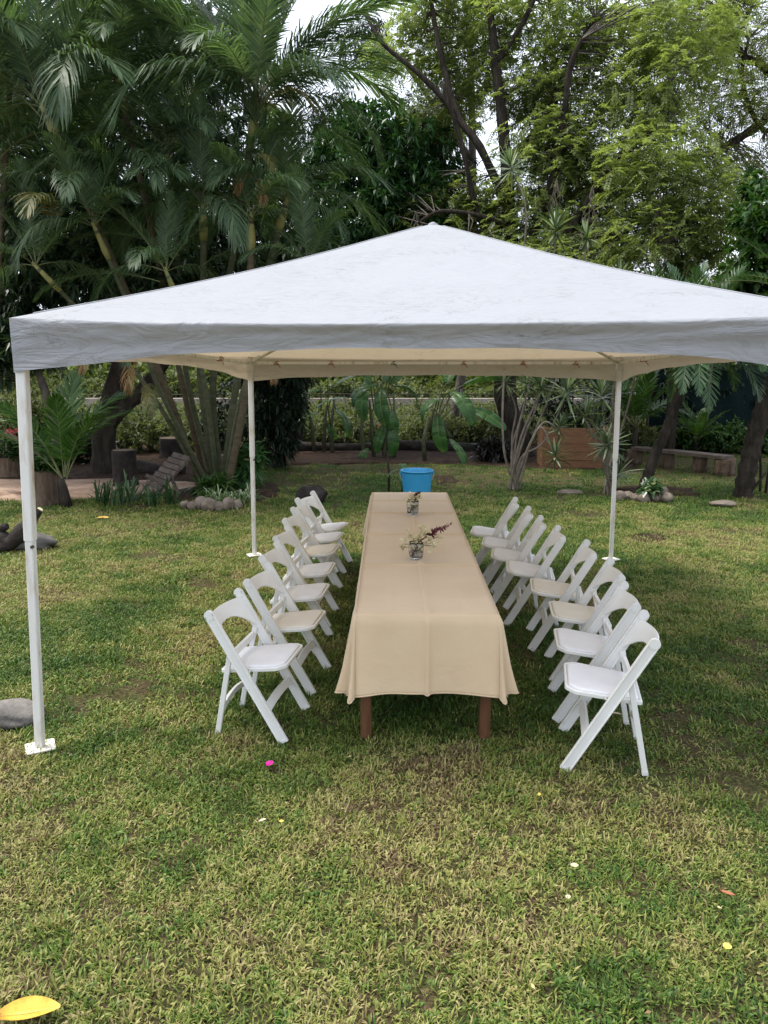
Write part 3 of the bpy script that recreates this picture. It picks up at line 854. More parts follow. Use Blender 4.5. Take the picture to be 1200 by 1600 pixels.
def chair_meshes():
    ms = {}
    for k, sg in (("left", 1), ("right", -1)):
        mb = MB()
        y = sg * .218
        a, b = on_post(0, y), on_post(PL - .02, y)
        a = a - PD * .0
        mb.beam(a, b, PN, .050, .014, 1, .1)
        for e in (-1, 1):
            mb.beam(a + PN * e * .0235, b + PN * e * .0235, PN, .0085, .023, 1, .25)
        mb.tube([b + PD * -.004 - Vector((0, .0115, 0)), b + PD * -.004 + Vector((0, .0115, 0))], .0282, 18)
        mb.beam(a - PD * .004 + Vector((0, 0, .005)), a + PD * .016, PN, .052, .024, 1, .1)
        ms["post_" + k] = mb.mesh("post", M['plastic'])
        mb = MB()
        y = sg * .193
        a, b = Vector((-.195, y, 0)), on_post(PL * .70, y) - PN * .012
        mb.beam(a, b, (1, 0, 0), .030, .018, 1, .15)
        ms["leg_" + k] = mb.mesh("rear_leg", M['plastic'])
        mb = MB(); mb.beam(a + Vector((0, 0, -.002)), a + (b - a).normalized() * .018, (1, 0, 0), .033, .021, 1, .15)
        ms["cap_" + k] = mb.mesh("foot_cap", M['foot_grey'])
    # curved backrest with an arched lower edge
    mb = MB(); NU = 22
    front, back = [], []
    for j in range(9):
        v = j / 8
        rf, rb = [], []
        for i in range(NU + 1):
            u = i / NU * 2 - 1
            hi = PL - .050 + .026 * (1 - abs(u) ** 2.2)
            lo = PL - .250 + .140 * (1 - abs(u) ** 2.8)
            s_ = lo + (hi - lo) * v
            p = on_post(s_, u * .211) - PN * (.052 * (1 - u * u))
            ro = .004 * (1 if 0 < j < 8 else 0)
            rf.append(p + PN * (.004 + ro)); rb.append(p - PN * (.004 + ro))
        front.append(rf); back.append(rb)
    mb.grid(front); mb.grid([r[::-1] for r in back])
    for r1, r2 in ((front[0], back[0]), (back[-1], front[-1])): mb.grid([r1, r2])
    ms["back"] = mb.mesh("backrest", M['plastic'])
    # seat: frame with clipped front corners, sloping to the back, and a padded top
    tilt = lambda x: .437 + (x - .20) * .125
    out = [(-.155, -.178), (-.165, -.165), (-.165, .165), (-.155, .178), (.155, .196), (.178, .190), (.216, .158), (.222, .144), (.222, -.144), (.216, -.158), (.178, -.190), (.155, -.196)]
    def ringz(k, z): return [(.03 + (x - .03) * k, y * k, tilt(.03 + (x - .03) * k) + z) for x, y in out]
    mb = MB(); n = len(out)
    levels = [(.975, -.024), (1.0, -.020), (1.0, -.004), (.985, 0), (.93, 0), (.925, -.004)]
    vs = [p for k, z in levels for p in ringz(k, z)]
    fs = [(i * n + j, i * n + (j + 1) % n, (i + 1) * n + (j + 1) % n, (i + 1) * n + j) for i in range(len(levels) - 1) for j in range(n)]
    fs.append(tuple(reversed(range(n)))); fs.append(tuple((len(levels) - 1) * n + j for j in range(n)))
    mb.add(vs, fs)
    ms["seat"] = mb.mesh("seat", M['plastic'])
    for key, mt in (("pad_white", 'pad_white'), ("pad_cream", 'pad_cream')):
        mb = MB()
        levels = [(.905, -.003), (.907, .003), (.895, .007), (.82, .0085), (.5, .0095), (.02, .010)]
        vs = [p for k, z in levels for p in ringz(k, z)]
        fs = [(i * n + j, i * n + (j + 1) % n, (i + 1) * n + (j + 1) % n, (i + 1) * n + j) for i in range(len(levels) - 1) for j in range(n)]
        fs.append(tuple((len(levels) - 1) * n + j for j in range(n)))
        mb.add(vs, fs, True)
        ms[key] = mb.mesh("seat_pad", M[mt])
    # stretchers: bowed flat bars between the posts and between the rear legs, one bar behind the seat
    def bar(p, half, w, t, bow, upv, nm):
        mb = MB(); up = Vector(upv)
        pts = [Vector(p) + Vector((bow[0] * (1 - u * u), half * u, bow[2] * (1 - u * u))) for u in np.linspace(-1, 1, 9)]
        R0 = []
        a = Vector((up.z, 0, -up.x))
        for q in pts: R0.append([q + up * w / 2 + a * t / 2, q + up * w / 2 - a * t / 2, q - up * w / 2 - a * t / 2, q - up * w / 2 + a * t / 2, q + up * w / 2 + a * t / 2])
        mb.grid(R0, False)
        return mb.mesh(nm, M['plastic'])
    ms["front_bar"] = bar(on_post(.205, 0), .206, .046, .020, (0, 0, .018), PD, "front_stretcher")
    rl = lambda z: Vector((-.195 + (.195 + (on_post(PL * .70, 0) - PN * .012).x) * z / (PL * .70 * PD.z), 0, z))
    ms["rear_bar"] = bar(rl(.155), .180, .034, .016, (0, 0, .03), (0, 0, 1), "rear_stretcher")
    ms["back_bar"] = bar(rl(.470), .180, .040, .018, (-.01, 0, -.01), (0, 0, 1), "rear_crossbar")
    mb = MB()
    for sg in (-1, 1): mb.tube([(.02, sg * .190, .405), (.02, sg * .210, .405)], .006, 8)
    ms["pin"] = mb.mesh("hinge_pin", M['foot_grey'])
    return ms
CM = chair_meshes()

def make_chair(pad):
    root = empty("folding_chair")
    for key in ("post_left", "post_right"): link_mesh("post", CM[key], None, root)
    for side in ("left", "right"):
        l = link_mesh("rear_leg", CM["leg_" + side], None, root)
        link_mesh("foot_cap", CM["cap_" + side], None, l)
    link_mesh("backrest", CM["back"], None, root)
    st = link_mesh("seat", CM["seat"], None, root)
    link_mesh("seat_pad", CM[pad], None, st)
    link_mesh("hinge_pin", CM["pin"], None, st)
    for key, nm in (("front_bar", "front_stretcher"), ("rear_bar", "rear_stretcher"), ("back_bar", "rear_crossbar")):
        link_mesh(nm, CM[key], None, root)
    return root
def copy_tree(o, parent=None, skip=None):
    c = o.copy(); COL.objects.link(c)
    c.parent = parent
    for ch in list(o.children): copy_tree(ch, c)
    return c
PROTO = {}
def place_chair(px, py, yaw, pad, label):
    if pad not in PROTO:
        o = PROTO[pad] = make_chair(pad)
    else:
        o = copy_tree(PROTO[pad])
    p = gp(px, py, .415)
    yw = rad(yaw + rnd.uniform(-2.5, 2.5))
    o.location = (p.x - .03 * math.cos(yw), p.y - .03 * math.sin(yw), float(gz(p.x, p.y)) - .004)
    o.rotation_euler = (rad(rnd.uniform(-.6, .6)), rad(rnd.uniform(-.6, .6)), yw)
    tag(o, label, "chair", "white folding chairs along the table")
left = [((413, 1023), -9, 'pad_white'), ((458, 967), -7, 'pad_cream'), ((470, 922), -8, 'pad_white'), ((485, 888), -6, 'pad_white'), ((494, 858), -8, 'pad_cream'), ((503, 838), -9, 'pad_white'), ((511, 823), -16, 'pad_white')]
right = [((940, 1064), 169, 'pad_white'), ((917, 1006), 170, 'pad_white'), ((905, 957), 171, 'pad_cream'), ((869, 920), 170, 'pad_cream'), ((827, 889), 172, 'pad_white'), ((801, 866), 171, 'pad_white'), ((785, 846), 172, 'pad_white'), ((766, 829), 168, 'pad_white')]  # the cream pads here carry warm canopy light in their colour
last = {0: "farthest", 1: "nearest the camera"}
for i, ((px, py), yw, pad) in enumerate(left):
    where = "nearest the camera" if i == 0 else "farthest from the camera" if i == 6 else f"{ORD[i]} from the camera"
    place_chair(px, py, yw, pad, f"white folding chair with {'cream' if 'cream' in pad else 'white'} seat pad, {where} left of the table")
for i, ((px, py), yw, pad) in enumerate(right):
    where = "nearest the camera" if i == 0 else "farthest from the camera" if i == 7 else f"{ORD[i]} from the camera"
    place_chair(px, py, yw, pad, f"white folding chair with {'cream' if 'cream' in pad else 'white'} seat pad, {where} right of the table")

# ------------------------------------------------------------------ vases with sprays
def glass_mat():
    m, nt, out = _new("clear_glass")
    p = nd(nt, "ShaderNodeBsdfPrincipled", Roughness=.02, IOR=1.45)
    p.inputs["Transmission Weight"].default_value = 1
    p.inputs["Base Color"].default_value = (.95, .97, .96, 1)
    nt.links.new(p.outputs[0], out.inputs[0]); return m
M['glass'] = glass_mat()
M['water'] = glass_mat(); M['water'].name = "vase_water"
M['water'].node_tree.nodes["Principled BSDF"].inputs["IOR"].default_value = 1.33

def vase(loc, rz, label, sc_=1.0):
    o = empty("glass_vase", loc, rz, label, "vase")
    def ringsq(r, z, n=24):
        P = []
        for k in range(n):
            w = 2 * math.pi * k / n
            f = (abs(math.cos(w)) ** 4 + abs(math.sin(w)) ** 4) ** -.25
            P.append((r * f * math.cos(w) * sc_, r * f * math.sin(w) * sc_, z * sc_))
        return P
    prof = [(.002, 0), (.030, 0), (.034, .004), (.040, .03), (.043, .065), (.041, .092), (.037, .104), (.0345, .104), (.0385, .090), (.0405, .065), (.0375, .03), (.031, .012), (.002, .012)]
    mb = MB(); rows = [ringsq(r, z) for r, z in prof]; rows = [r + [r[0]] for r in rows]; mb.grid(rows)
    mb.build("glass_body", M['glass'], o)
    prof = [(.002, .0125), (.0305, .0125), (.037, .03), (.0388, .045), (.0388, .0452), (.002, .0452)]
    mb = MB(); rows = [ringsq(r, z) for r, z in prof]; rows = [r + [r[0]] for r in rows]; mb.grid(rows)
    mb.build("water", M['water'], o)
    return o
def petals(mb_list, c, n, r, droop=.3):
    b = np.repeat(np.array([c]), n, 0) + rng.normal(size=(n, 3)) * r * .1
    d = sph(n); d[:, 2] = np.abs(d[:, 2]) * .6 + .1
    V = leaf_verts(b, d, sph(n), rng.uniform(.7, 1.2, n) * r, rng.uniform(.6, .9, n) * r, .2, droop, .6)
    mb_list.append(V)
def spray(loc, top_px, Y, blossom_px, lab_spike, lab_bl, side=1):
    base = Vector(loc)
    # dark red spike
    o = empty("flower_spike", base + Vector((0, 0, .03)), 0, lab_spike, "flower")
    tip = at(*top_px, Y) - o.location
    a = Vector((-.022, 0, -.008)); b = Vector((.012, 0, .085)); c = tip
    pts = [a, a.lerp(b, .5), b, b.lerp(c, .35) + Vector((0, 0, .012)), b.lerp(c, .7) + Vector((0, 0, .006)), c]
    mb = MB(); mb.tube(pts, [.0045, .0045, .005, .005, .004, .002], 7); mb.build("stem", M['burgundy'], o)
    V = []
    n = 70
    t = rng.uniform(.12, 1.0, n)
    P = np.array([list(b.lerp(c, float(k))) for k in t]) + np.array([[0, 0, .008]])
    ax = np.array(list((c - b).normalized()))
    d = sph(n) * .9 + ax[None] * .75
    Lf = .05 * (1.12 - t) + .012
    V = leaf_verts(P, d, sph(n), Lf, Lf * .30, .2, .05)
    link_mesh("bract", quads_mesh("bract", V, 4, LEAF_F, M['burgundy']), None, o)["kind"] = "stuff"
    # cream blossoms in loose heads, each on its own stalk
    o2 = empty("cream_blossom", base + Vector((0, 0, .05)), 0, lab_bl, "flower")
    for (px, py, r) in blossom_px:
        p = at(px, py, Y + rng.uniform(-.05, .05)) - o2.location
        mb = MB(); mb.tube([(0, 0, -.01), Vector(p) * .5 + Vector((0, 0, .02)), p], .0022, 5); mb.build("stem", M['rachis'], o2)
        Vs = []
        for _ in range(9): petals(Vs, np.array(list(p)) + rng.normal(size=3) * r * .6, 6, r * .85)
        link_mesh("flower_head", quads_mesh("flower_head", np.concatenate(Vs), 4, LEAF_F, M['cream_petal']), None, o2)
v1 = gp(650, 873, TZ + .010); v2 = gp(645, 804, TZ + .010)
vase(v1, rad(12), "square clear glass vase near the middle of the table, holding a red spike", 1.15)
vase(v2, rad(-8), "square clear glass vase at the far end of the table", 1.25)
spray(v1, (705, 819), v1.y - .02, [(632, 850, .022), (643, 836, .026), (655, 845, .030), (664, 833, .026), (672, 843, .024), (676, 852, .026), (686, 838, .018), (650, 853, .026), (628, 856, .016), (660, 826, .020)],
      "dark red flower spike leaning out of the nearer vase", "cream blossoms spreading over the nearer glass vase")
spray(v2, (656, 770), v2.y, [(642, 777, .026), (648, 786, .034), (652, 778, .026), (636, 783, .018), (646, 791, .026)],
      "short dark red flower spike in the far vase", "cream blossoms in the far glass vase")

# ------------------------------------------------------------------ bucket
bk = empty("bucket", gp(651, 786), 0, "blue plastic bucket on the lawn behind the table", "bucket")
H = .50
prof = [(.17, 0), (.176, .004), (.186, .12), (.192, .20), (.1975, .28), (.2005, .30), (.2005, .312), (.203, .335), (.212, H - .07), (.214, H - .06), (.214, H - .045), (.216, H - .02), (.228, H - .016), (.231, H - .004), (.226, H + .004), (.214, H + .003), (.206, H - .01), (.196, .30), (.178, .02), (.001, .015)]
mb = MB(); mb.lathe([(r * 1.08, z) for r, z in prof], 48); mb.build("bucket_body", M['bucket'], bk)
for sg in (-1, 1):
    mb = MB(); mb.box((sg * .243, 0, H - .045), (.022, .05, .04)); mb.build("handle_lug", M['bucket'], bk)
mb = MB(); mb.tube([(.253 * math.cos(w), -.01 + .10 * math.sin(w), H - .045 - .24 * math.sin(w)) for w in np.linspace(0, math.pi, 20)], .004, 6); mb.build("handle", M['steel_white'], bk)

# ------------------------------------------------------------------ stones, logs, stumps
def rock_mesh(seed, sx, sy, sz, n=14, rough=.22):
    vs, fs = [], []
    for i in range(n + 1):
        th = math.pi * i / n
        for j in range(n * 2):
            ph = math.pi * j / n
            d = Vector((math.sin(th) * math.cos(ph), math.sin(th) * math.sin(ph), math.cos(th)))
            k = 1 + rough * (float(fbm(d.x * 1.7 + seed * 3.1 + 9, d.y * 1.7 + d.z * 2.3 + 5, seed, 4)) - .5) * 2
            vs.append((d.x * k * sx, d.y * k * sy, d.z * k * sz))
    m2 = n * 2
    for i in range(n):
        for j in range(m2):
            fs.append((i * m2 + j, i * m2 + (j + 1) % m2, (i + 1) * m2 + (j + 1) % m2, (i + 1) * m2 + j))
    q = MB(); q.add(vs, fs, True); return q
def rock(name, p, s, seed, m, label, cat="stone", sink=.3, group=None):
    o = rock_mesh(seed, *s).build(name, m, None, (p[0], p[1], p[2] + s[2] * (1 - 2 * sink) if False else s[2] * (1 - sink)))
    return tag(o, label, cat, group)
p = gp(22, 1122); rock("boulder", p, (.20, .15, .065), 3, M['rock'], "grey boulder half sunk in the lawn left of the front tent post", sink=.55)
p = gp(42, 856); rock("flat_rock", p, (.34, .22, .10), 5, M['rock'], "flat grey rock on the lawn under the dark driftwood", sink=.35)
p = gp(1130, 790); rock("lawn_stone", p, (.20, .12, .05), 8, M['rock_warm'], "low flat stone in the lawn near the right palm trunk", sink=.4)
p = gp(890, 772); rock("lawn_stone", p, (.22, .12, .05), 9, M['rock_warm'], "low flat stone in the lawn behind the right chair row", sink=.45)
p = gp(486, 784); rock("mound_rock", p, (.24, .2, .16), 12, M['dark_log'], "dark rounded rock behind the farthest chair of the left row", sink=.4)
# driftwood on the flat rock
def branchy(mb, pts, rs, n=9): 
    pts = [Vector(q) for q in pts]
    fine = []; fr = []
    for i in range(len(pts) - 1):
        p0 = pts[max(i - 1, 0)]; p1 = pts[i]; p2 = pts[i + 1]; p3 = pts[min(i + 2, len(pts) - 1)]
        for k in range(5):
            t = k / 5
            fine.append(.5 * ((2 * p1) + (p2 - p0) * t + (2 * p0 - 5 * p1 + 4 * p2 - p3) * t * t + (3 * p1 - p0 - 3 * p2 + p3) * t ** 3))
            fr.append(rs[i] * (1 - t) + rs[i + 1] * t)
    fine.append(pts[-1]); fr.append(rs[-1])
    fr = [r * rnd.uniform(.90, 1.1) for r in fr]
    mb.tube(fine, fr, n)
    return fine, fr
q0 = gp(10, 862)
dw = empty("driftwood", q0, 0, "dark twisted driftwood log leaning on a flat rock at the left edge", "driftwood")
Yd = q0.y
def L(px, py, dy=0): return at(px, py, Yd + dy) - q0
mb = MB(); branchy(mb, [L(-40, 850), L(-5, 838), L(15, 848), L(40, 826), L(52, 808, .1), L(62, 797, .15)], [.07, .085, .10, .095, .06, .035], 10); mb.build("trunk", M['dark_log'], dw)
mb = MB(); branchy(mb, [L(20, 848), L(-2, 858, -.1), L(-20, 866, -.1)], [.07, .05, .03]); mb.build("branch", M['dark_log'], dw)
mb = MB(); branchy(mb, [L(-5, 838), L(2, 826), L(12, 822)], [.06, .05, .035]); mb.build("branch", M['dark_log'], dw)
mb = MB(); mb.tube([L(61, 798.5, .15), L(63.5, 795, .15)], [.036, .030], 10); mb.build("cut_end", M['pale_leaf'], dw)

def stump(px, py, r, h, label, m='log', n=16, Y=None):
    p = gp(px, py)
    o = empty("log_stump", p, 0, label, "stump")
    prof = [(r * 1.12, -.03), (r * 1.06, .04), (r, .2 * h), (r * .97, .6 * h), (r * .98, h - .015), (r * .95, h)]
    vs = []; fs = []; N_ = 22
    for (rr, z) in prof:
        for k in range(N_):
            w = 2 * math.pi * k / N_
            q = rr * (1 + .13 * (float(fbm(math.cos(w) * 2.2 + px, math.sin(w) * 2.2 + z * .6, 5, 3)) - .5) * 2)
            vs.append((q * math.cos(w), q * math.sin(w), z))
    for i in range(len(prof) - 1):
        for k in range(N_): fs.append((i * N_ + k, i * N_ + (k + 1) % N_, (i + 1) * N_ + (k + 1) % N_, (i + 1) * N_ + k))
    mb = MB(); mb.add(vs, fs, True); mb.build("bark", M[m], o)
    mb = MB(); top = vs[-N_:]; mb.add([(a[0] * .985, a[1] * .985, a[2] + .003) for a in top] + [(0, 0, h + .006)], [(k, (k + 1) % N_, N_) for k in range(N_)]); mb.build("cut_top", M['log_end'], o)
    return o, p
S1, s1p = stump(70, 786, .28, .50, "broad weathered stump planter behind the left front tent post")
S2, s2p = stump(16, 744, .24, .36, "weathered stump planter with leafy plant at the left edge")
stump(272, 716, .30, .45, "dark cut stump behind the palm clump stems", 'dark_log')
stump(196, 760, .20, .62, "dark round upright log between the two left palms", 'dark_log')
stump(345, 735, .22, .3, "low log behind the right stems of the palm clump", 'log')
def hlog(a, b, r, label, m='dark_log'):
    a = Vector(a); b = Vector(b); c = (a + b) / 2
    o = empty("fallen_log", (c.x, c.y, 0), 0, label, "log")
    mb = MB(); pts = [a.lerp(b, t) + Vector((0, 0, r * .8 + .03 * math.sin(t * 7))) - Vector((c.x, c.y, 0)) for t in np.linspace(0, 1, 10)]
    mb.tube(pts, [r * rnd.uniform(.9, 1.08) for _ in pts], 12); mb.build("bark", M[m], o)
hlog((-2.6, 18.0, 0), (-.2, 18.3, 0), .12, "long dark log edging the bed, left part behind the banana plants")
hlog((-.1, 18.3, 0), (2.6, 18.0, 0), .13, "long dark log edging the bed behind the blue bucket")
hlog((-5.3, 14.6, 0), (-3.9, 14.3, 0), .13, "dark log lying behind the strap leaved plants")

# ring stones round the two palms
def ring(pxs, ordlab, group, m):
    for i, (px, py, r) in enumerate(pxs):
        p = gp(px, py)
        s_ = r * p.y / 1200
        s_ *= rnd.uniform(.8, 1.2)
        rock("edging_stone", p, (s_, s_ * rnd.uniform(.7, 1.0), s_ * rnd.uniform(.75, 1.1)), 20 + i * 3 + len(group), M[m], ordlab % ORD[i], "stone", .25, group)
ring([(289, 793, 9), (301, 796, 10), (314, 795, 9), (327, 797, 11), (342, 797, 10), (357, 796, 9), (371, 795, 9)], "%s edging stone from the left in front of the palm clump", "stones edging the palm clump bed", 'rock_warm')
ring([(968, 782, 9), (981, 781, 9), (993, 783, 8), (1005, 785, 8), (1023, 783, 12), (1041, 784, 9), (1036, 772, 9)], "%s edging stone in the ring below the leaning palm on the right", "stones edging the leaning palm bed", 'rock_warm')

# slatted lounge behind the palms
lc = empty("slatted_lounge", gp(268, 775), 0, "weathered slatted wooden lounge chair leaning among the palms", "lounge chair")
b0 = lc.location.copy()
Yl = b0.y
def LL(px, py, dy=0): return at(px, py, Yl + dy) - b0
OFF = Vector((-.30, .34, .02))
for dx in (0, 1):
    mb = MB(); mb.beam(LL(244, 772) + OFF * dx, LL(296, 716) + OFF * dx, (0, 0, 1), .06, .03); mb.build("rail", M['bench'], lc)
    mb = MB(); mb.beam(LL(268, 748) + OFF * dx, LL(283, 778) + OFF * dx, (1, 0, 0), .05, .03); mb.build("leg", M['bench'], lc)
for k in range(7):
    t = .12 + k * .135
    q = LL(244, 772).lerp(LL(296, 716), t) + Vector((0, 0, .035))
    mb = MB(); mb.beam(q - OFF * .1, q + OFF * 1.1, (.6, .1, .75), .085, .02); mb.build("slat", M['bench'], lc)
mb = MB(); mb.beam(LL(228, 742), LL(262, 762), (0, 0, 1), .05, .03); mb.build("arm", M['bench'], lc)

# orange plank box
pb = empty("plank_box", (gp(900, 732).x, gp(900, 732).y, 0), rad(-3), "low orange brown box of stacked planks behind the sword leaved plants", "planter")
for k in range(5):
    mb = MB(); mb.box((rnd.uniform(-.01, .01), rnd.uniform(-.006, .006), .085 + k * .160), (1.36, .035, .154), 0, .08); mb.build("plank", M['plank_orange'], pb)
    for sg in (-1, 1):
        mb = MB(); mb.box((sg * .665, .38, .085 + k * .160), (.035, .70, .154), 0, .08); mb.build("plank", M['plank_orange'], pb)
for sg in (-1, 1):
    mb = MB(); mb.box((sg * .655, .04, .42), (.05, .045, .84)); mb.build("corner_post", M['plank_orange'], pb)
mb = MB(); mb.grid([[(x, y, .72 + .05 * math.sin(x * 7 + y * 5)) for x in np.linspace(-.64, .64, 12)] for y in np.linspace(.05, .72, 8)]); mb.build("soil", M['soil'], pb)

# curved log bench
bp = [(992, 700, 15.95), (1030, 706, 15.55), (1070, 715, 15.1), (1106, 720, 14.7), (1138, 722, 14.35)]
bc = empty("curved_bench", (at(1070, 715, 15.1).x, 15.1, 0), 0, "long curved plank bench on cut log legs at the right", "bench")
tops_ = []
for (px, py, Y) in bp:
    q = at(px, py, Y); tops_.append(Vector((q.x, q.y, .30)))
pl = []
for i in range(len(tops_) - 1):
    for t in np.linspace(0, 1, 6, endpoint=False): pl.append(tops_[i].lerp(tops_[i + 1], t))
pl.append(tops_[-1])
rows = []
for i, q in enumerate(pl):
    d = (pl[min(i + 1, len(pl) - 1)] - pl[max(i - 1, 0)]).normalized(); n_ = Vector((-d.y, d.x, 0))
    q = q - bc.location
    rows.append([q + n_ * a + Vector((0, 0, b)) for a, b in ((-.17, 0), (.17, 0), (.17, .06), (-.17, .06), (-.17, 0))])
mb = MB(); mb.grid(rows, False); mb.add(rows[0][:4], [(0, 1, 2, 3)]); mb.add(rows[-1][:4], [(3, 2, 1, 0)]); mb.build("seat_plank", M['bench'], bc)
for (t, r) in ((0.03, .17), (.34, .14), (.68, .14), (.985, .19)):
    q = pl[int(t * (len(pl) - 1))] - bc.location
    mb = MB(); mb.tube([(q.x, q.y, -.02), (q.x, q.y, .08), (q.x + .01, q.y, .20), (q.x, q.y, .297)], [r * 1.05, r, r * .98, r], 14); mb.build("log_leg", M['log'], bc)

# ------------------------------------------------------------------ fallen leaves and petals
def flat_leaf(p, L, W, rz, m, label, cat, curl=.25, lift=.02, name="fallen_leaf"):
    P = []
    for i in range(13):
        t = i / 12
        w = W * math.sin(math.pi * min(1, t * .93 + .04)) ** .8
        x = (t - .5) * L
        P.append([(x, v * w / 2, lift + curl * abs(v) ** 1.5 * w * .5 + .12 * L * (t - .5) ** 2 - (.004 if abs(v) < .1 else 0)) for v in (-1, -.6, -.2, 0, .2, .6, 1)])
    mb = MB(); mb.grid(P)
    mb.tube([(-.5 * L - .10 * L, 0, lift + .02), (-.5 * L, 0, lift + .03 * L), (0, 0, lift - .002), (.45 * L, 0, lift + .02 * L)], [.0012, .0016, .0012, .0005], 5)
    o = mb.build(name, m, None, (p[0], p[1], 0)); o.rotation_euler = (rad(rnd.uniform(-8, 8)), rad(rnd.uniform(-5, 5)), rz)
    return tag(o, label, cat)
flat_leaf(gp(44, 1591), .20, .085, rad(12), M['yellow_leaf'], "large yellow fallen leaf at the bottom left of the lawn", "leaf", .55, .022)
flat_leaf(gp(421, 1201), .052, .036, rad(60), M['pink'], "magenta petal on the grass before the table", "petal", .35, .030, "fallen_petal")
flat_leaf(gp(1135, 1490), .034, .030, rad(30), M['lemon_leaf'], "round lemon yellow leaf on the grass at lower right", "leaf", .3, .03)
flat_leaf(gp(896, 1362), .036, .024, rad(10), M['pale_leaf'], "pale oval petal on the grass below the right chair row", "petal", .3, .032, "fallen_petal")
flat_leaf(gp(887, 1412), .026, .020, rad(70), M['pale_leaf'], "small pale petal below the oval petal on the lawn", "petal", .3, .030, "fallen_petal")
flat_leaf(gp(412, 1292), .036, .020, rad(30), M['pale_leaf'], "pale curled leaf on the grass below the magenta petal", "leaf", .4, .032)
flat_leaf(gp(440, 1293), .022, .018, rad(10), M['lemon_leaf'], "tiny yellow leaf beside the pale curled leaf", "leaf", .3, .032)
flat_leaf(gp(1136, 1405), .055, .016, rad(-30), M['red_leaf'], "narrow rust red leaf on the grass at lower right", "leaf", .3, .030)
flat_leaf(gp(843, 1250), .030, .016, rad(80), M['lemon_leaf'], "small yellow leaf on the grass below the table leg", "leaf", .3, .030)
flat_leaf(gp(161, 813), .16, .09, rad(5), M['yellow_leaf'], "ochre fallen leaf on the far lawn at left", "leaf", .4, .03)
flat_leaf(gp(963, 1124), .055, .034, rad(-10), M['pale_leaf'], "pale leaf on the grass under the nearest right chair", "leaf", .3, .034)
# ------------------------------------------------------------------ palms
def frond_mesh(name, L, arch, pairs, ll, lw, m, vee=.5, droop=.35, bare=.18, ragged=.0, stiff=1.0, seed=0, rach=.012, plumose=.0):
    """one feather leaf: rises along +X from its base and bends over under its own weight"""
    r = np.random.default_rng(seed)
    n = 24
    pts = [np.zeros(3)]; ang = 0.0; tang = []
    for i in range(n):
        t = (i + .5) / n
        ang = -arch * t ** 1.4
        d = np.array([math.cos(ang), 0, math.sin(ang)])
        tang.append(d); pts.append(pts[-1] + d * L / n)
    pts = np.array(pts)
    T = np.linspace(bare, .995, pairs)
    B, D, U, LL_ = [], [], [], []
    for t in T:
        k = t * n; i = min(int(k), n - 1); f = k - i
        p = pts[i] * (1 - f) + pts[i + 1] * f
        d = tang[i]; up = np.array([-d[2], 0, d[0]])
        for sg in (-1, 1):
            if r.uniform() < ragged: continue
            sp = (t - bare) / (1 - bare)
            a = rad(68 - 44 * sp) + r.normal() * .10
            v = vee + r.normal() * (.12 + plumose)
            dir_ = d * math.cos(a) + (np.array([0, sg, 0]) * math.cos(v) + up * math.sin(v)) * math.sin(a)
            B.append(p); D.append(dir_); U.append(up)
            LL_.append(ll * (math.sin(math.pi * (.16 + .80 * sp)) ** .7) * r.uniform(.85, 1.1))
    B = np.array(B); D = unit(np.array(D)); U = np.array(U); Ln = np.array(LL_)[:, None]
    S = unit(np.cross(D, U)) * lw * .5
    z = np.array([[0, 0, 1.]])
    dr = (droop * r.uniform(.6, 1.4, len(B)))[:, None] / stiff
    m1 = B + D * Ln * .4 - z * Ln * dr * .08
    m2 = B + D * Ln * .75 - z * Ln * dr * .38
    tp = B + D * Ln * .95 - z * Ln * dr * .85
    V = np.stack([B - S * .5, B + S * .5, m1 + S, m1 - S, m2 + S * .75, m2 - S * .75, tp], 1).reshape(-1, 3)
    me = bpy.data.meshes.new(name)
    vs = [tuple(v) for v in V]; fs = []
    for k in range(len(B)):
        o = k * 7; fs += [(o, o + 1, o + 2, o + 3), (o + 3, o + 2, o + 4, o + 5), (o + 5, o + 4, o + 6)]
    mb = MB(); mb.tube([Vector(p) for p in pts[::2]], list(np.linspace(rach, rach * .25, len(pts[::2]))), 5)
    o = len(vs); vs += mb.v; nf = len(fs); fs += [tuple(i + o for i in f) for f in mb.f]
    me.from_pydata(vs, [], fs)
    me.materials.append(m); me.materials.append(M['rachis'])
    for k in range(nf, len(fs)): me.polygons[k].material_index = 1
    me.update()
    return me

ARE = [frond_mesh("frond", 2.3, .95, 82, .52, .025, M['l_areca'], .45, .55, .16, .08, seed=1),
       frond_mesh("frond", 2.3, 1.45, 80, .50, .025, M['l_areca'], .35, .75, .16, .12, seed=2),
       frond_mesh("frond", 2.3, .55, 84, .54, .025, M['l_areca'], .55, .40, .18, .06, seed=3),
       frond_mesh("frond", 2.3, 1.9, 74, .48, .026, M['l_areca'], .20, 1.0, .16, .18, seed=4)]
ARH = frond_mesh("frond", 2.2, 1.9, 50, .46, .036, M['l_areca_half'], .2, .9, .16, .10, seed=5)
ARD = frond_mesh("frond", 2.0, 2.1, 40, .40, .030, M['l_areca_dry'], .1, 1.2, .16, .2, seed=6)
COCO = [frond_mesh("frond", 1.7, 1.0, 42, .48, .036, M['l_coco'], .4, .5, .2, seed=7), frond_mesh("frond", 1.7, .5, 42, .46, .036, M['l_coco'], .5, .35, .2, seed=8)]
DATE = [frond_mesh("frond", 1.5, 1.5, 60, .30, .016, M['l_date'], .3, .25, .10, seed=9, stiff=1.6), frond_mesh("frond", 1.5, 1.0, 60, .30, .016, M['l_date'], .4, .2, .10, seed=10, stiff=1.6),
        frond_mesh("frond", 1.5, .5, 60, .30, .016, M['l_date'], .45, .2, .10, seed=12, stiff=1.6)]

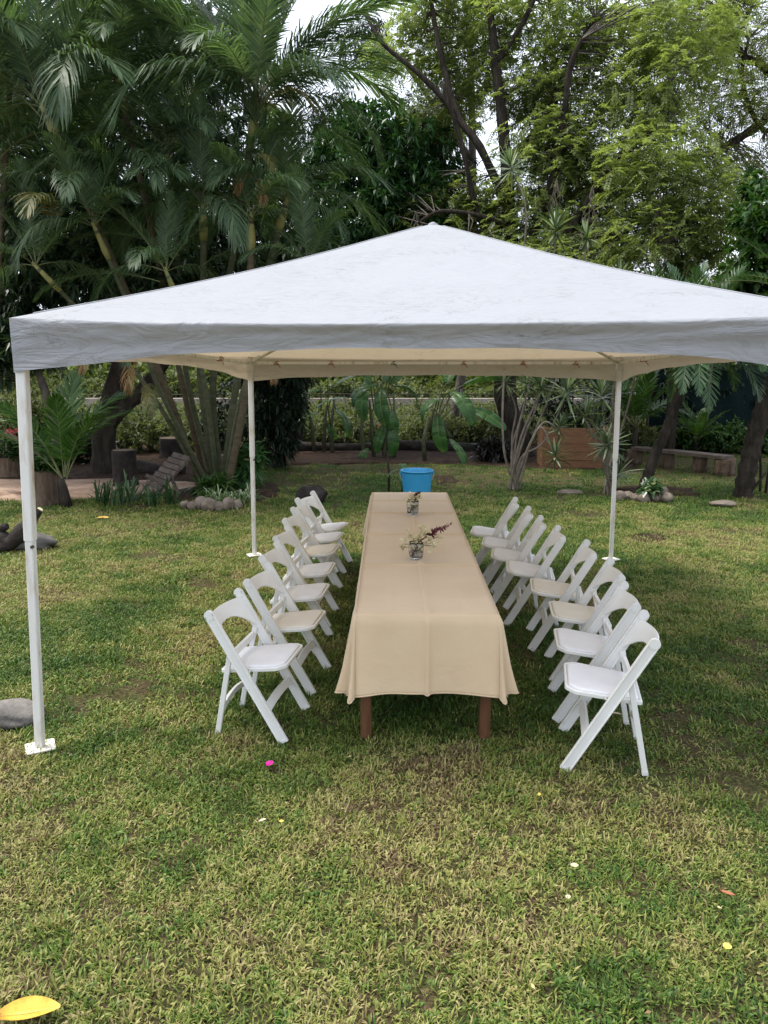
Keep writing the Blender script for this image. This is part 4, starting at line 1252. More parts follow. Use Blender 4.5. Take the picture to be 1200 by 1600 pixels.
def put_frond(parent, meshes, p, yaw, pitch, scale, roll=0.0):
    me = meshes if not isinstance(meshes, list) else meshes[rnd.randrange(len(meshes))]
    o = link_mesh("frond", me, None, parent, local(parent, p))
    o.rotation_euler = (roll, -pitch, yaw)
    o.scale = (scale,) * 3
    return o

def curve_pts(ps, n=6):
    ps = [Vector(p) for p in ps]; out = []
    for i in range(len(ps) - 1):
        p0 = ps[max(i - 1, 0)]; p1 = ps[i]; p2 = ps[i + 1]; p3 = ps[min(i + 2, len(ps) - 1)]
        for k in range(n):
            t = k / n
            out.append(.5 * ((2 * p1) + (p2 - p0) * t + (2 * p0 - 5 * p1 + 4 * p2 - p3) * t * t + (3 * p1 - p0 - 3 * p2 + p3) * t ** 3))
    out.append(ps[-1]); return out

ap = empty("areca_palm", gp(335, 765), 0, "tall clumping palm with seven ringed stems and feathery fronds at left", "palm")
stems = [((312, 752), (256, 600), (70, 175), 12.0, .062, 'stem_brown'), ((320, 745), (283, 592), (185, 130), 12.5, .050, 'stem_brown'), ((330, 742), (290, 578), (262, 235), 12.9, .048, 'stem_green'),
         ((336, 748), (313, 590), (318, 330), 12.2, .058, 'stem_green'), ((344, 745), (333, 590), (400, 168), 12.3, .060, 'stem_green'), ((350, 752), (370, 598), (446, 320), 12.6, .062, 'stem_green'), ((354, 768), (386, 600), (392, 345), 11.9, .062, 'stem_brown'),
         ((326, 756), (250, 610), (150, 360), 11.7, .040, 'stem_green'), ((340, 760), (320, 600), (262, 430), 11.5, .040, 'stem_green'), ((350, 764), (380, 610), (478, 420), 11.8, .040, 'stem_green'), ((318, 756), (240, 620), (60, 420), 11.9, .040, 'stem_green')]
g0 = ap.location
for i, (b, mdl, c, Y, r, mt) in enumerate(stems):
    p0 = gp(*b); p0 = Vector((p0.x, p0.y, -.03)); p1 = at(*mdl, (p0.y + Y) / 2); p2 = at(c[0], c[1], Y)
    pm = p1.lerp(p2, .5) + Vector((.02, 0, .06))
    pts = curve_pts([p0 - g0, p1 - g0, pm - g0, p2 - g0], 9)
    rr = [r * (1.25 if k == 0 else 1.0) * (1 + (.07 if k % 3 == 0 else 0)) * (1 - .2 * k / len(pts)) for k in range(len(pts))]
    mb = MB(); mb.tube(pts, rr, 10); mb.build("stem", M[mt], ap)
    d = (pts[-1] - pts[-4]).normalized()
    mb = MB(); mb.tube([p2 - g0 - d * .42, p2 - g0 - d * .30, p2 - g0 - d * .1, p2 - g0 + d * .12], [r * .95, r * 1.2, r * .95, r * .5], 10); mb.build("crownshaft", M['shaft'], ap)
    nf, sc_ = ((13, 1.0), (13, 1.0), (12, .9), (11, .75), (17, 1.12), (12, .80), (10, .66), (8, .62), (8, .55), (9, .56), (8, .62))[i]
    a0 = rnd.uniform(0, 6.28)
    for k in range(nf):
        t = k / (nf - 1)
        yaw = a0 + k * 2.39996
        pitch = rad(80 - 62 * t + rnd.uniform(-7, 7))
        me_ = ARE[2] if t < .3 else ARE[0] if t < .6 else ARE[1] if t < .85 else ARE[3]
        put_frond(ap, me_, p2 + d * .05, yaw, pitch, sc_ * rnd.uniform(.85, 1.1))
# the hand-set fronds that read in the photograph
HAND = [((118, 290, 11.8), 200, 20, .8, ARE[1]), ((125, 310, 11.8), -75, 25, .7, ARE[1]), ((205, 260, 12.2), -60, 15, .75, ARE[1]), ((205, 265, 12.2), -140, 20, .75, ARE[1]), ((340, 250, 12.2), 200, 25, .8, ARE[3]), ((95, 360, 11.8), -85, 45, .7, ARH),
        ((400, 178, 12.2), 150, 74, 1.30, ARE[2]), ((402, 178, 12.2), 30, 76, 1.30, ARE[2]), ((401, 180, 12.2), 5, 58, 1.25, ARE[0]), ((399, 180, 12.2), 178, 62, 1.30, ARE[0]), ((400, 176, 12.2), -60, 82, 1.2, ARE[2]), ((398, 182, 12.2), 215, 52, 1.1, ARE[0]), ((404, 182, 12.2), -20, 46, 1.05, ARE[1]),
        ((400, 190, 12.3), 5, 42, 1.0, ARE[0]), ((402, 180, 12.3), -8, 62, .95, ARE[1]), ((404, 185, 12.3), -40, 40, .62, ARH), ((398, 180, 12.3), 172, 55, 1.05, ARE[1]),
        ((395, 185, 12.3), 195, 68, 1.1, ARE[0]), ((400, 190, 12.3), 28, 18, .9, ARE[1]), ((398, 260, 12.1), -60, 30, .38, ARH), ((400, 280, 12.1), -110, 20, .36, ARD), ((404, 285, 12.1), -75, 10, .36, ARD),
        ((445, 300, 12.4), -15, 40, .62, ARE[1]), ((450, 330, 12.3), -30, 20, .55, ARE[3]), ((350, 300, 12.2), -85, 45, .50, ARE[3]), ((300, 330, 12.2), 200, 40, .6, ARE[1]), ((250, 330, 12.1), -60, 55, .65, ARE[3]),
        ((280, 400, 12.0), 185, 30, .7, ARE[0]), ((250, 440, 12.0), 190, 15, .8, ARE[0]), ((310, 420, 12.0), 10, 40, .55, ARE[1]), ((425, 400, 12.2), -5, 40, .5, ARE[1]),
        ((70, 190, 12.0), 200, 50, 1.0, ARE[1]), ((60, 200, 12.0), -20, 35, .9, ARE[1]), ((80, 180, 12.0), 10, 60, 1.0, ARE[0]), ((190, 140, 12.4), -5, 30, .9, ARE[1]), ((190, 140, 12.4), -80, 50, .8, ARE[3]), ((260, 240, 12.8), -70, 50, .7, ARE[3]),
        ((240, 545, 12.0), -100, 30, .45, ARE[3]), ((215, 560, 12.0), -90, 5, .42, ARD), ((150, 555, 11.8), -95, 20, .32, ARD), ((425, 560, 12.4), -80, 10, .34, ARD), ((235, 600, 12.0), -75, 8, .40, ARH)]
for (pp, yw, pt, sc_, me_) in HAND:
    put_frond(ap, me_, at(*pp), rad(yw), rad(pt), sc_)

# palm at the far left, partly out of frame
ap2 = empty("areca_palm", (-7.3, 12.8, 0), 0, "second clumping palm at the left edge with big arching fronds", "palm")
for (bx, c, Y) in ((-7.4, (-60, 120), 12.6), (-7.1, (-10, 260), 12.9), (-6.9, (20, 40), 13.2)):
    p2 = at(c[0], c[1], Y); g = ap2.location
    pts = curve_pts([Vector((bx, 12.8, -.03)) - g, Vector((bx * .6 + p2.x * .4, 12.8, 2.2)) - g, p2 - g], 9)
    mb = MB(); mb.tube(pts, [.06 * (1 - .2 * k / len(pts)) for k in range(len(pts))], 9); mb.build("stem", M['stem_brown'], ap2)
    for k in range(12):
        t = k / 11
        put_frond(ap2, [ARE[2], ARE[0], ARE[1], ARE[1]][min(3, int(t * 4))], p2, k * 2.4 + bx, rad(76 - 60 * t), rnd.uniform(.9, 1.15))

# young coconut palm at left
yp = empty("young_palm", gp(103, 792), 0, "young palm with broad arching fronds in front of the left stump", "palm")
b = yp.location
mb = MB(); mb.tube([(0, 0, -.02), (-.01, 0, .14), (-.03, 0, .30), (-.05, 0, .42)], [.10, .085, .07, .05], 10); mb.build("trunk", M['bark_dark'], yp)
for (px, py, yw, pt, sc_, me_) in ((102, 745, 80, 84, .92, COCO[1]), (100, 745, 40, 72, .98, COCO[0]), (96, 745, 165, 66, .98, COCO[0]), (104, 748, 10, 68, .85, COCO[0]), (98, 748, 200, 55, .9, COCO[0]), (104, 748, -30, 72, .8, COCO[0]), (97, 750, 140, 50, .7, COCO[0]), (100, 745, -70, 80, .75, COCO[1])):
    put_frond(yp, me_, at(px, py, b.y), rad(yw), rad(pt), sc_)

# leaning date palms on the right
def date_palm(base_px, pts_px, Y, r, label, n, sc_, hand=()):
    o = empty("date_palm", gp(*base_px), 0, label, "palm")
    g = o.location
    P = [Vector((0, 0, -.03))] + [at(px, py, Yk) - g for (px, py, Yk) in pts_px]
    pts = curve_pts(P, 12)
    vs = [r * (1.25 - .35 * k / len(pts)) * (1 + .10 * ((k * 7) % 3 - 1)) for k in range(len(pts))]
    mb = MB(); mb.tube(pts, vs, 10); mb.build("trunk", M['bark_dark'], o)
    top = pts[-1] + g
    for k in range(n):
        t = k / (n - 1)
        put_frond(o, DATE[2] if t < .3 else DATE[1] if t < .6 else DATE[0], top, k * 2.39996 + 1, rad(78 - 80 * t + rnd.uniform(-6, 6)), sc_ * rnd.uniform(.85, 1.1))
    for (yw, pt, s2) in hand: put_frond(o, DATE[0], top, rad(yw), rad(pt), s2 * sc_)
    return o
date_palm((1003, 768), [(1022, 715, 12.6), (1048, 655, 12.6), (1072, 585, 12.5), (1082, 545, 12.4)], 12.5, .075, "slim leaning feather palm inside the ring of stones", 30, 1.05, ((-95, -5, .95), (-60, 5, 1.0), (-115, 10, 1.0), (-30, 5, .95), (200, 10, .95), (-75, 25, 1.1)))
date_palm((1160, 776), [(1175, 700, 11.9), (1198, 620, 11.8), (1225, 560, 11.7), (1262, 470, 11.6)], 11.9, .115, "thick dark leaning palm trunk at the right edge", 26, 1.1, ((190, 5, 1.0), (215, -5, .9), (235, -10, .9)))
# small palms further back
for (px, py, Y, s_, lb) in ((993, 668, 17.2, .95, "small upright palm behind the curved bench, beside the shade net"), (1088, 690, 17.9, .55, "little feather palm in front of the shade net")):
    q = at(px, py, Y)
    o = empty("small_palm", (q.x, q.y, 0), 0, lb, "palm")
    mb = MB(); mb.tube([(0, 0, -.02), (0, 0, q.z)], [.07, .05], 9); mb.build("trunk", M['bark_dark'], o)
    for k in range(12): put_frond(o, COCO[1] if k < 6 else COCO[0], q, k * 2.4, rad(82 - 4.2 * k), s_ * rnd.uniform(.8, 1.1))

# ------------------------------------------------------------------ sword-leaved plants (bare stems, spiky rosettes)
def rosette(seed, n=46, L=.46, W=.030, m='l_drac'):
    r = np.random.default_rng(seed)
    V = []; fs = []
    for k in range(n):
        a = k * 2.39996; el = rad(82 - 118 * (k / n) ** .9 + r.normal() * 5)
        d = np.array([math.cos(a) * math.cos(el), math.sin(a) * math.cos(el), math.sin(el)])
        s_ = np.array([-math.sin(a), math.cos(a), 0]) * W * .5
        l = L * r.uniform(.75, 1.1) * (.75 + .25 * math.sin(math.pi * k / n))
        b = np.array([0, 0, .10 * (1 - k / n)])
        dr = .10 * l * r.uniform(.3, 1.5)
        o = len(V)
        V += [b - s_ * .6, b + s_ * .6, b + d * l * .4 + s_, b + d * l * .4 - s_, b + d * l * .75 + s_ * .7 - [0, 0, dr * .5], b + d * l * .75 - s_ * .7 - [0, 0, dr * .5], b + d * l - [0, 0, dr]]
        fs += [(o, o + 1, o + 2, o + 3), (o + 3, o + 2, o + 4, o + 5), (o + 5, o + 4, o + 6)]
    me = bpy.data.meshes.new("rosette"); me.from_pydata([tuple(v) for v in V], [], fs); me.materials.append(M[m]); me.update()
    return me
ROS = [rosette(1), rosette(2, 40, .50), rosette(3, 50, .42)]
def sword_plant(base, heads, label, m='bark_pale', sc_=1.0, r0=.026):
    r0 *= .72
    o = empty("sword_plant", gp(*base), 0, label, "plant")
    g = o.location
    for (pts, Y) in heads:
        P = [Vector((rnd.uniform(-.11, .11), rnd.uniform(-.08, .08), -.02))]
        for (px, py) in pts: P.append(at(px, py, Y) - g)
        c = curve_pts(P, 8)
        mb = MB(); mb.tube(c, [r0 * (1.15 - .5 * k / len(c)) * rnd.uniform(.92, 1.08) for k in range(len(c))], 7); mb.build("stem", M[m], o)
        h = link_mesh("rosette", ROS[rnd.randrange(3)], None, o, c[-1])
        h.rotation_euler = (rnd.uniform(-.4, .4), rnd.uniform(-.4, .4), rnd.uniform(0, 6)); h.scale = (sc_ * rnd.uniform(.85, 1.15),) * 3
    return o
sword_plant((803, 766), [([(787, 700), (790, 560), (822, 350), (800, 268)], 12.6), ([(800, 700), (818, 640), (822, 606)], 12.7), ([(812, 690), (832, 640), (846, 610)], 12.5), ([(820, 680), (846, 600), (868, 365)], 12.9),
             ([(825, 700), (850, 660), (872, 672)], 12.2), ([(815, 715), (850, 690), (884, 618)], 12.4), ([(800, 690), (806, 640), (790, 600)], 12.9), ([(824, 705), (846, 668), (868, 718)], 12.0),
             ([(830, 690), (880, 560), (918, 375)], 12.8), ([(806, 690), (830, 590), (845, 520)], 12.6)], "tall sword leaved plant with many bare pale stems behind the right chairs")
sword_plant((952, 772), [([(945, 735), (938, 690), (936, 672)], 12.5), ([(944, 730), (930, 690), (912, 652)], 12.4), ([(948, 730), (945, 680), (940, 625)], 12.6), ([(950, 740), (958, 650), (968, 440)], 12.8),
             ([(950, 745), (966, 745)], 12.3), ([(948, 735), (950, 690), (950, 700)], 12.2), ([(952, 730), (985, 620), (1016, 455)], 12.9), ([(948, 720), (920, 640), (898, 560)], 12.7), ([(950, 720), (955, 640), (962, 560)], 12.6)], "bushy sword leaved plant with thin curved stems beside the back right tent post")

# ------------------------------------------------------------------ banana plants
def banana_leaf(seed, L=1.15, W=.40, arch=1.5, dry=False):
    r = np.random.default_rng(seed)
    n = 16
    pts = [np.zeros(3)]; tg = []
    for i in range(n):
        a = -arch * ((i + .5) / n) ** 1.2
        d = np.array([math.cos(a), 0, math.sin(a)]); tg.append(d); pts.append(pts[-1] + d * L / n)
    V = []; fs = []
    for i in range(n):
        for sg in (-1, 1):
            t0, t1 = i / n, (i + 1) / n
            w0 = W * .5 * math.sin(math.pi * min(1, t0 * .9 + .08)) ** .55; w1 = W * .5 * math.sin(math.pi * min(1, t1 * .9 + .08)) ** .55 if i < n - 1 else 0.02
            up = np.array([-tg[i][2], 0, tg[i][0]])
            gap = .0 if r.uniform() > .35 else .12
            f0 = pts[i]; f1 = pts[i + 1]
            sw = tg[i] * L / n * .5
            dz0 = r.uniform(-.02, .02) if gap else 0
            o = len(V)
            for (w, c) in ((0, .0), (.5, .06), (1, -.02)):
                V.append(f0 + (f1 - f0) * gap * w + np.array([0, sg, 0]) * w0 * w + up * (c * W + dz0 * w) + sw * w)
                V.append(f1 - (f1 - f0) * gap * w + np.array([0, sg, 0]) * w1 * w + up * (c * W + dz0 * w) + sw * w * (1 if i < n - 1 else .2))
            for k in (0, 2): fs.append((o + k, o + k + 1, o + k + 3, o + k + 2))
    mb = MB(); mb.tube([Vector(p) for p in pts], list(np.linspace(.014, .003, len(pts))), 5)
    o = len(V); nf = len(fs)
    vs = [tuple(v) for v in V] + mb.v; fs += [tuple(i + o for i in f) for f in mb.f]
    me = bpy.data.meshes.new("leaf"); me.from_pydata(vs, [], fs)
    me.materials.append(M['l_banana_dry' if dry else 'l_banana']); me.materials.append(M['rachis'])
    for k in range(nf, len(fs)): me.polygons[k].material_index = 1
    me.polygons.foreach_set("use_smooth", [True] * len(fs)); me.update()
    return me
BAN = [banana_leaf(1), banana_leaf(2, 1.1, .36, 2.2), banana_leaf(3, 1.2, .42, .8)]
BAND = banana_leaf(4, .8, .34, 2.4, True)
def banana(base, Y, h, leaves, label, nst=3):
    q = gp(*base)
    o = empty("banana_plant", (q.x, q.y, 0), 0, label, "banana plant")
    for k in range(nst):
        dx = (k - (nst - 1) / 2) * .22
        mb = MB(); mb.tube([(dx, rnd.uniform(-.2, .2), -.02), (dx * 1.1 + rnd.uniform(-.08, .08), 0, h * rnd.uniform(.4, .55)), (dx * 1.25 + rnd.uniform(-.12, .12), 0, h * rnd.uniform(.75, 1.05))], [.05, .042, .02], 9); mb.build("stem", M['stem_green'], o)
    for (px, py, yw, pt, s_, me_) in leaves:
        p = at(px, py, q.y)
        l = link_mesh("leaf", me_, None, o, p - o.location); l.rotation_euler = (rnd.uniform(-.5, .5), -rad(pt), rad(yw)); l.scale = (s_ * .84,) * 3
        dx = (p.x - o.location.x) * .4
        mb = MB(); mb.tube(curve_pts([Vector((max(-.22, min(.22, dx)), 0, h * .75)), (Vector((dx, 0, h)) + (p - o.location)) / 2 + Vector((0, 0, .10)), p - o.location], 5), .014, 5); mb.build("leaf_stalk", M['stem_green'], o)
banana((592, 716), 17, 1.45, [(572, 600, -110, -30, .95, BAN[0]), (596, 606, -100, -35, 1.0, BAN[0]), (590, 602, 215, 10, .95, BAN[1]), (545, 622, 185, 5, .75, BAN[2]), (600, 600, 60, 65, 1.1, BAN[2]), (612, 640, -70, -50, .85, BAN[1]), (596, 655, -95, -75, .55, BAND),
        (600, 665, -120, -40, .7, BAN[0]), (612, 664, -75, -55, .8, BAN[0]), (575, 700, -130, -30, .7, BAN[1]), (610, 600, 20, 50, 1.1, BAN[2]), (580, 600, 150, 55, 1.1, BAN[2]), (615, 604, 5, 12, .9, BAN[1])], "banana plant clump with torn drooping leaves behind the table", 4)
banana((664, 722), 17, 1.05, [(684, 650, -95, -60, .9, BAN[0]), (706, 612, -60, -15, 1.0, BAN[0]), (735, 638, -35, -10, .9, BAN[2]), (724, 602, 10, 25, 1.0, BAN[2]), (700, 598, 80, 60, 1.0, BAN[2]), (703, 686, -45, -30, .8, BAN[2]), (690, 625, 210, 10, .8, BAN[1])], "younger banana plant with wide hanging leaves behind the blue bucket", 1)
banana((505, 708), 17.5, 1.3, [(500, 610, 190, 10, .9, BAN[1]), (520, 606, 10, 40, 1.0, BAN[2]), (498, 645, 200, -5, .75, BAN[2]), (515, 660, -90, -60, .6, BAN[1]), (525, 640, -40, -20, .8, BAN[0])], "banana plant left of the banana clump with a leaf held flat", 3)
sp = empty("banana_sprout", gp(629, 774), 0, "small banana sprout with flat leaves left of the blue bucket", "plant")
mb = MB(); mb.tube([(0, 0, -.02), (.0, 0, .40)], [.02, .012], 7); mb.build("stem", M['bark_dark'], sp)
for yw, pt in ((185, 15), (-10, 20), (-90, 10), (90, 50)):
    l = link_mesh("leaf", BAN[1], None, sp, (0, 0, .40)); l.rotation_euler = (0, -rad(pt), rad(yw)); l.scale = (.36,) * 3
st = tag(rock_mesh(1, .01, .01, .01).build("garden_stake", M['bark_dark']), "thin dark garden stake left of the blue bucket", "stake")
mb = MB(); mb.tube([(0, 0, -.1), (.01, 0, .3), (-.02, .0, .62)], [.022, .020, .016], 7); st.data = mb.mesh("garden_stake", M['bark_dark']); st.location = gp(607, 770)

# ------------------------------------------------------------------ broad-leaved and feathery trees
def blob_points(blobs, n):
    """points spread through ellipsoids given as (centre, radii), denser towards the outside"""
    vol = np.array([r[0] * r[1] * r[2] for _, r in blobs]) ** .8
    cnt = rng.multinomial(n, vol / vol.sum())
    out = []; nrm = []
    for (c, r), k in zip(blobs, cnt):
        d = sph(k); q = rng.uniform(0, 1, k) ** .45
        out.append(np.array(list(c)) + d * q[:, None] * np.array(r)); nrm.append(d)
    return np.concatenate(out), np.concatenate(nrm)

def whorl_leaves(C, N_, per, L, W, down=.5, spread=1.0):
    n = len(C)
    base = np.repeat(C, per, 0); axis = np.repeat(unit(N_ + np.array([[0, 0, .25]])), per, 0)
    d = unit(sph(n * per) * spread + axis * .55); d[:, 2] -= down * rng.uniform(.2, 1.1, n * per)
    base = base + unit(d) * .015
    return leaf_verts(base, d, sph(n * per) * .35 + np.array([[0, 0, 1.]]), L * rng.uniform(.65, 1.15, n * per), W * rng.uniform(.8, 1.2, n * per), .2, .22)

def twigs(parent, limbs_pts, C, m, r=.012, name="twigs", frac=1.0):
    """thin wood joining leaf clusters to the nearest point of the limbs"""
    A = np.array([list(p) for p in limbs_pts])
    mb = MB()
    for c in C:
        if rng.uniform() > frac: continue
        j = np.argmin(((A - c) ** 2).sum(1) + .8 * np.maximum(0, A[:, 2] - c[2]) ** 2)
        a = Vector(A[j]); b = Vector(c); mid = a.lerp(b, .5) + Vector((rnd.uniform(-.12, .12), rnd.uniform(-.12, .12), .10 * (b - a).length))
        mb.tube([a, mid, b], [r, r * .65, r * .3], 4, cap=False)
    o = link_mesh(name, mb.mesh(name, m), None, parent)
    return o

def tree(name, base, limbs, m, label, cat="tree"):
    """limbs: list of (points in world, radii); the first is the trunk"""
    g = Vector((base[0], base[1], 0))
    o = empty(name, g, 0, label, cat)
    allp = []
    for i, (pts, rs) in enumerate(limbs):
        mb = MB()
        fine, _ = branchy(mb, [Vector(p) - g for p in pts], rs, 10)
        mb.build("trunk" if i == 0 else "limb", m, o)
        allp += [p for p in fine if p.z > .9]
    return o, g, allp

def toL(blobs_px, g):
    out = []
    for (px, py, Y, rx, ry, rz) in blobs_px:
        c = at(px, py, Y) - g; out.append((c, (rx, ry, rz)))
    return out

# --- mango tree behind the palms at left
b0 = gp(170, 748); bx, by = b0.x, 14.6
bx = at(165, 700, by).x
o, g, lp = tree("mango_tree", (bx, by), [([(bx, by, -.05), at(162, 680, by), at(178, 610, by), at(200, 520, by), at(190, 380, 15), at(170, 230, 15.4)], [.30, .22, .19, .17, .13, .07]),
    ([at(168, 660, by), at(200, 630, by), at(232, 600, by), at(300, 500, 14.8), at(370, 360, 15.2)], [.17, .14, .13, .10, .06]),
    ([at(180, 560, by), at(110, 470, 14.8), at(60, 380, 15.2), at(20, 260, 15.6)], [.13, .10, .08, .05]),
    ([at(196, 480, by), at(260, 350, 15.2), at(300, 200, 15.8)], [.10, .08, .05])], M['bark_dark'], "dark mango tree with forked trunk and drooping leaves behind the left palms")
bl = toL([(20, 420, 14.6, 1.3, 1.2, 1.0), (110, 340, 15, 1.4, 1.3, 1.1), (60, 250, 15.6, 1.4, 1.3, 1.1), (220, 370, 15, 1.5, 1.2, 1.1), (150, 450, 14.4, 1.5, 1.1, .7), (330, 380, 15.2, 1.5, 1.2, 1.1), (290, 260, 15.8, 1.5, 1.2, 1.2), (180, 180, 15.8, 1.5, 1.3, 1.2),
          (330, 130, 16.0, 1.4, 1.2, 1.2), (70, 110, 16.2, 1.6, 1.3, 1.3), (230, 30, 16.4, 1.7, 1.4, 1.2), (450, 400, 15.4, 1.1, 1.0, .8), (30, 530, 14.2, 1.0, .8, .6), (420, 300, 15.8, 1.0, 1.0, 1.0), (-90, 330, 15.2, 1.6, 1.4, 1.6), (-80, 100, 16, 1.8, 1.4, 1.6), (-60, 500, 14.6, 1.3, 1.0, 1.0), (250, 480, 14.6, 1.2, .8, .5), (120, 410, 13.3, 1.0, .7, .6), (235, 440, 13.2, .9, .6, .5), (50, 340, 13.6, 1.0, .8, .7), (335, 420, 13.5, .9, .6, .5), (180, 330, 13.6, .8, .6, .6)], g)
C, Nn = blob_points(bl, 5900)
link_mesh("crown", quads_mesh("crown", whorl_leaves(C, Nn, 12, .235, .052, .55), 4, LEAF_F, M['l_mango']), None, o)["kind"] = "stuff"
twigs(o, lp, C[:520], M['bark_dark'], .016)
Vf = []
for c in C[rng.integers(0, len(C), 46)]:
    n = 60; b = c[None] + rng.normal(size=(n, 3)) * np.array([[.07, .07, .12]]) + np.array([[0, -.25, .12]])
    Vf.append(leaf_verts(b, sph(n), sph(n), np.full(n, .05), np.full(n, .016), .1, .1))
link_mesh("flower_panicles", quads_mesh("flower_panicles", np.concatenate(Vf), 4, LEAF_F, M['l_areca_dry']), None, o)["kind"] = "stuff"

# slim grey trunk leaning beside it, left
t2, g2, l2 = tree("slender_tree", (at(95, 720, 13.9).x, 13.9), [([at(95, 715, 13.9) * 1, at(82, 660, 13.9), at(70, 610, 13.9), at(52, 560, 13.9), at(15, 440, 14.0)], [.09, .08, .075, .065, .04])], M['bark_grey'], "slender leaning grey trunk behind the left front tent post")
bl = toL([(10, 470, 13.9, .8, .7, .6), (-20, 560, 13.6, .8, .6, .5), (40, 530, 13.7, .5, .5, .35)], g2); C, Nn = blob_points(bl, 280)
link_mesh("crown", quads_mesh("crown", whorl_leaves(C, Nn, 11, .24, .05, .6), 4, LEAF_F, M['l_mango']), None, t2)["kind"] = "stuff"

# --- rounded dark mango tree in the middle
Yc = 18.5
cx_ = at(462, 600, Yc).x
o, g, lp = tree("mango_tree", (cx_, Yc), [([(cx_, Yc, -.05), (cx_, Yc, 1.2), at(520, 480, Yc), at(585, 350, Yc), at(610, 250, Yc)], [.22, .19, .17, .13, .07]), ([at(520, 480, Yc), at(520, 400, Yc), at(500, 300, Yc)], [.12, .09, .05]), ([at(535, 450, Yc), at(640, 380, Yc), at(690, 300, Yc)], [.12, .08, .05])], M['bark_dark'], "rounded dense dark green mango tree between the palms and the feathery tree")
bl = toL([(610, 250, 18.4, 1.4, 1.3, 1.2), (560, 330, 18.2, 1.6, 1.3, 1.1), (640, 340, 18.2, 1.5, 1.3, 1.2), (520, 270, 18.6, 1.0, 1.0, .9), (590, 420, 18, 1.8, 1.3, .9), (660, 250, 18.6, 1.0, 1.0, .8), (500, 400, 18.2, 1.3, 1.2, .9), (690, 410, 18.4, 1.2, 1.2, .8), (560, 200, 18.8, 1.0, 1.0, .8)], g)
C, Nn = blob_points(bl, 2500)
link_mesh("crown", quads_mesh("crown", whorl_leaves(C, Nn, 12, .25, .058, .5), 4, LEAF_F, M['l_mango_green']), None, o)["kind"] = "stuff"
twigs(o, lp, C[:260], M['bark_dark'], .016)
# pendulous sparse tree above it
o, g, lp = tree("drooping_tree", (at(700, 600, 21).x, 21), [([(at(705, 600, 21).x, 21, -.05), at(735, 480, 21), at(738, 240, 21), at(735, 100, 21), at(730, -30, 21)], [.14, .12, .11, .09, .05]), ([at(738, 250, 21), at(700, 200, 21), at(640, 110, 21), at(585, 60, 21)], [.08, .07, .05, .03])], M['bark_grey'], "thin grey tree with hanging narrow leaves in the middle distance")
bl = toL([(690, 180, 21, 1.2, 1.0, 1.1), (640, 200, 21, 1.0, 1.0, .8), (700, 270, 21, .8, .8, .7), (520, 180, 20, .9, .9, 1.0), (490, 230, 19.5, .8, .8, .8), (560, 60, 21, 1.0, 1.0, .8)], g); C, Nn = blob_points(bl, 620)
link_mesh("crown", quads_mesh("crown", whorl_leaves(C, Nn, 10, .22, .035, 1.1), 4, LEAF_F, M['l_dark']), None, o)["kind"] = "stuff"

# --- feathery trees on the right
def pinnate(C, N_, nl, L, ll, lw, down=.35):
    """sprays of small paired leaflets"""
    n = len(C)
    ax = unit(sph(n) * np.array([[1, 1, .45]]) + N_ * .35); ax[:, 2] -= down * rng.uniform(0, 1, n); ax = unit(ax)
    up = unit(np.cross(ax, unit(np.cross(np.array([[0, 0, 1.]]) + rng.normal(size=(n, 3)) * .25, ax))))
    sd_ = np.cross(ax, up)
    B, D, U = [], [], []
    for k in range(nl):
        t = (k // 2 + .6) / (nl / 2 + .4); sg = 1 if k % 2 else -1
        B.append(C + ax * L * t - np.array([[0, 0, 1.]]) * L * .22 * t * t); D.append(unit(sd_ * sg + ax * .55)); U.append(up)
    B = np.stack(B, 1).reshape(-1, 3); D = np.stack(D, 1).reshape(-1, 3); U = np.stack(U, 1).reshape(-1, 3)
    m_ = len(B)
    return leaf_verts(B, D + rng.normal(size=(m_, 3)) * .15, U, ll * rng.uniform(.7, 1.15, m_), lw * rng.uniform(.8, 1.2, m_), .1, .25)

Yt = 17.2
xb = at(812, 725, Yt).x
o, g, lp = tree("feathery_tree", (xb, Yt), [([(xb, Yt, -.05), at(806, 680, Yt), at(790, 620, Yt), at(792, 540, Yt), at(800, 450, Yt), at(796, 330, Yt), at(786, 200, Yt), at(776, 110, Yt), at(760, -40, Yt)], [.34, .28, .25, .21, .17, .14, .12, .10, .06]),
    ([at(796, 330, Yt), at(750, 230, Yt), at(715, 180, 17.4), at(690, 90, 17.6), at(670, -20, 17.8)], [.10, .085, .075, .06, .04]),
    ([at(715, 180, 17.4), at(660, 120, 17.4), at(600, 70, 17.4), at(570, 20, 17.6)], [.065, .055, .045, .03]),
    ([at(800, 420, Yt), at(770, 370, 17), at(745, 330, 17), at(720, 220, 17), at(690, 130, 17)], [.09, .075, .06, .05, .03]),
    ([at(792, 250, Yt), at(850, 190, 17), at(900, 80, 17), at(930, 30, 16.8)], [.10, .08, .06, .04]),
    ([at(800, 460, Yt), at(850, 320, 16.6), at(875, 230, 16.4), at(890, 110, 16.2), at(910, 60, 16)], [.11, .085, .075, .06, .035]),
    ([at(800, 500, Yt), at(860, 400, 16.4), at(910, 330, 16), at(960, 250, 15.6), at(1040, 190, 15.4)], [.12, .10, .08, .06, .04]),
    ([at(860, 400, 16.4), at(920, 360, 15.8), at(1000, 380, 15.4), at(1060, 360, 15.2)], [.07, .055, .04, .03]),
    ([at(800, 360, Yt), at(760, 340, 16.8), at(690, 330, 16.6), at(650, 350, 16.4)], [.06, .05, .04, .02]),
    ([at(775, 100, Yt), at(820, 30, 17), at(850, -40, 17)], [.07, .05, .03])], M['bark_dark'], "tall dark trunked tree with feathery light green foliage above the tent")
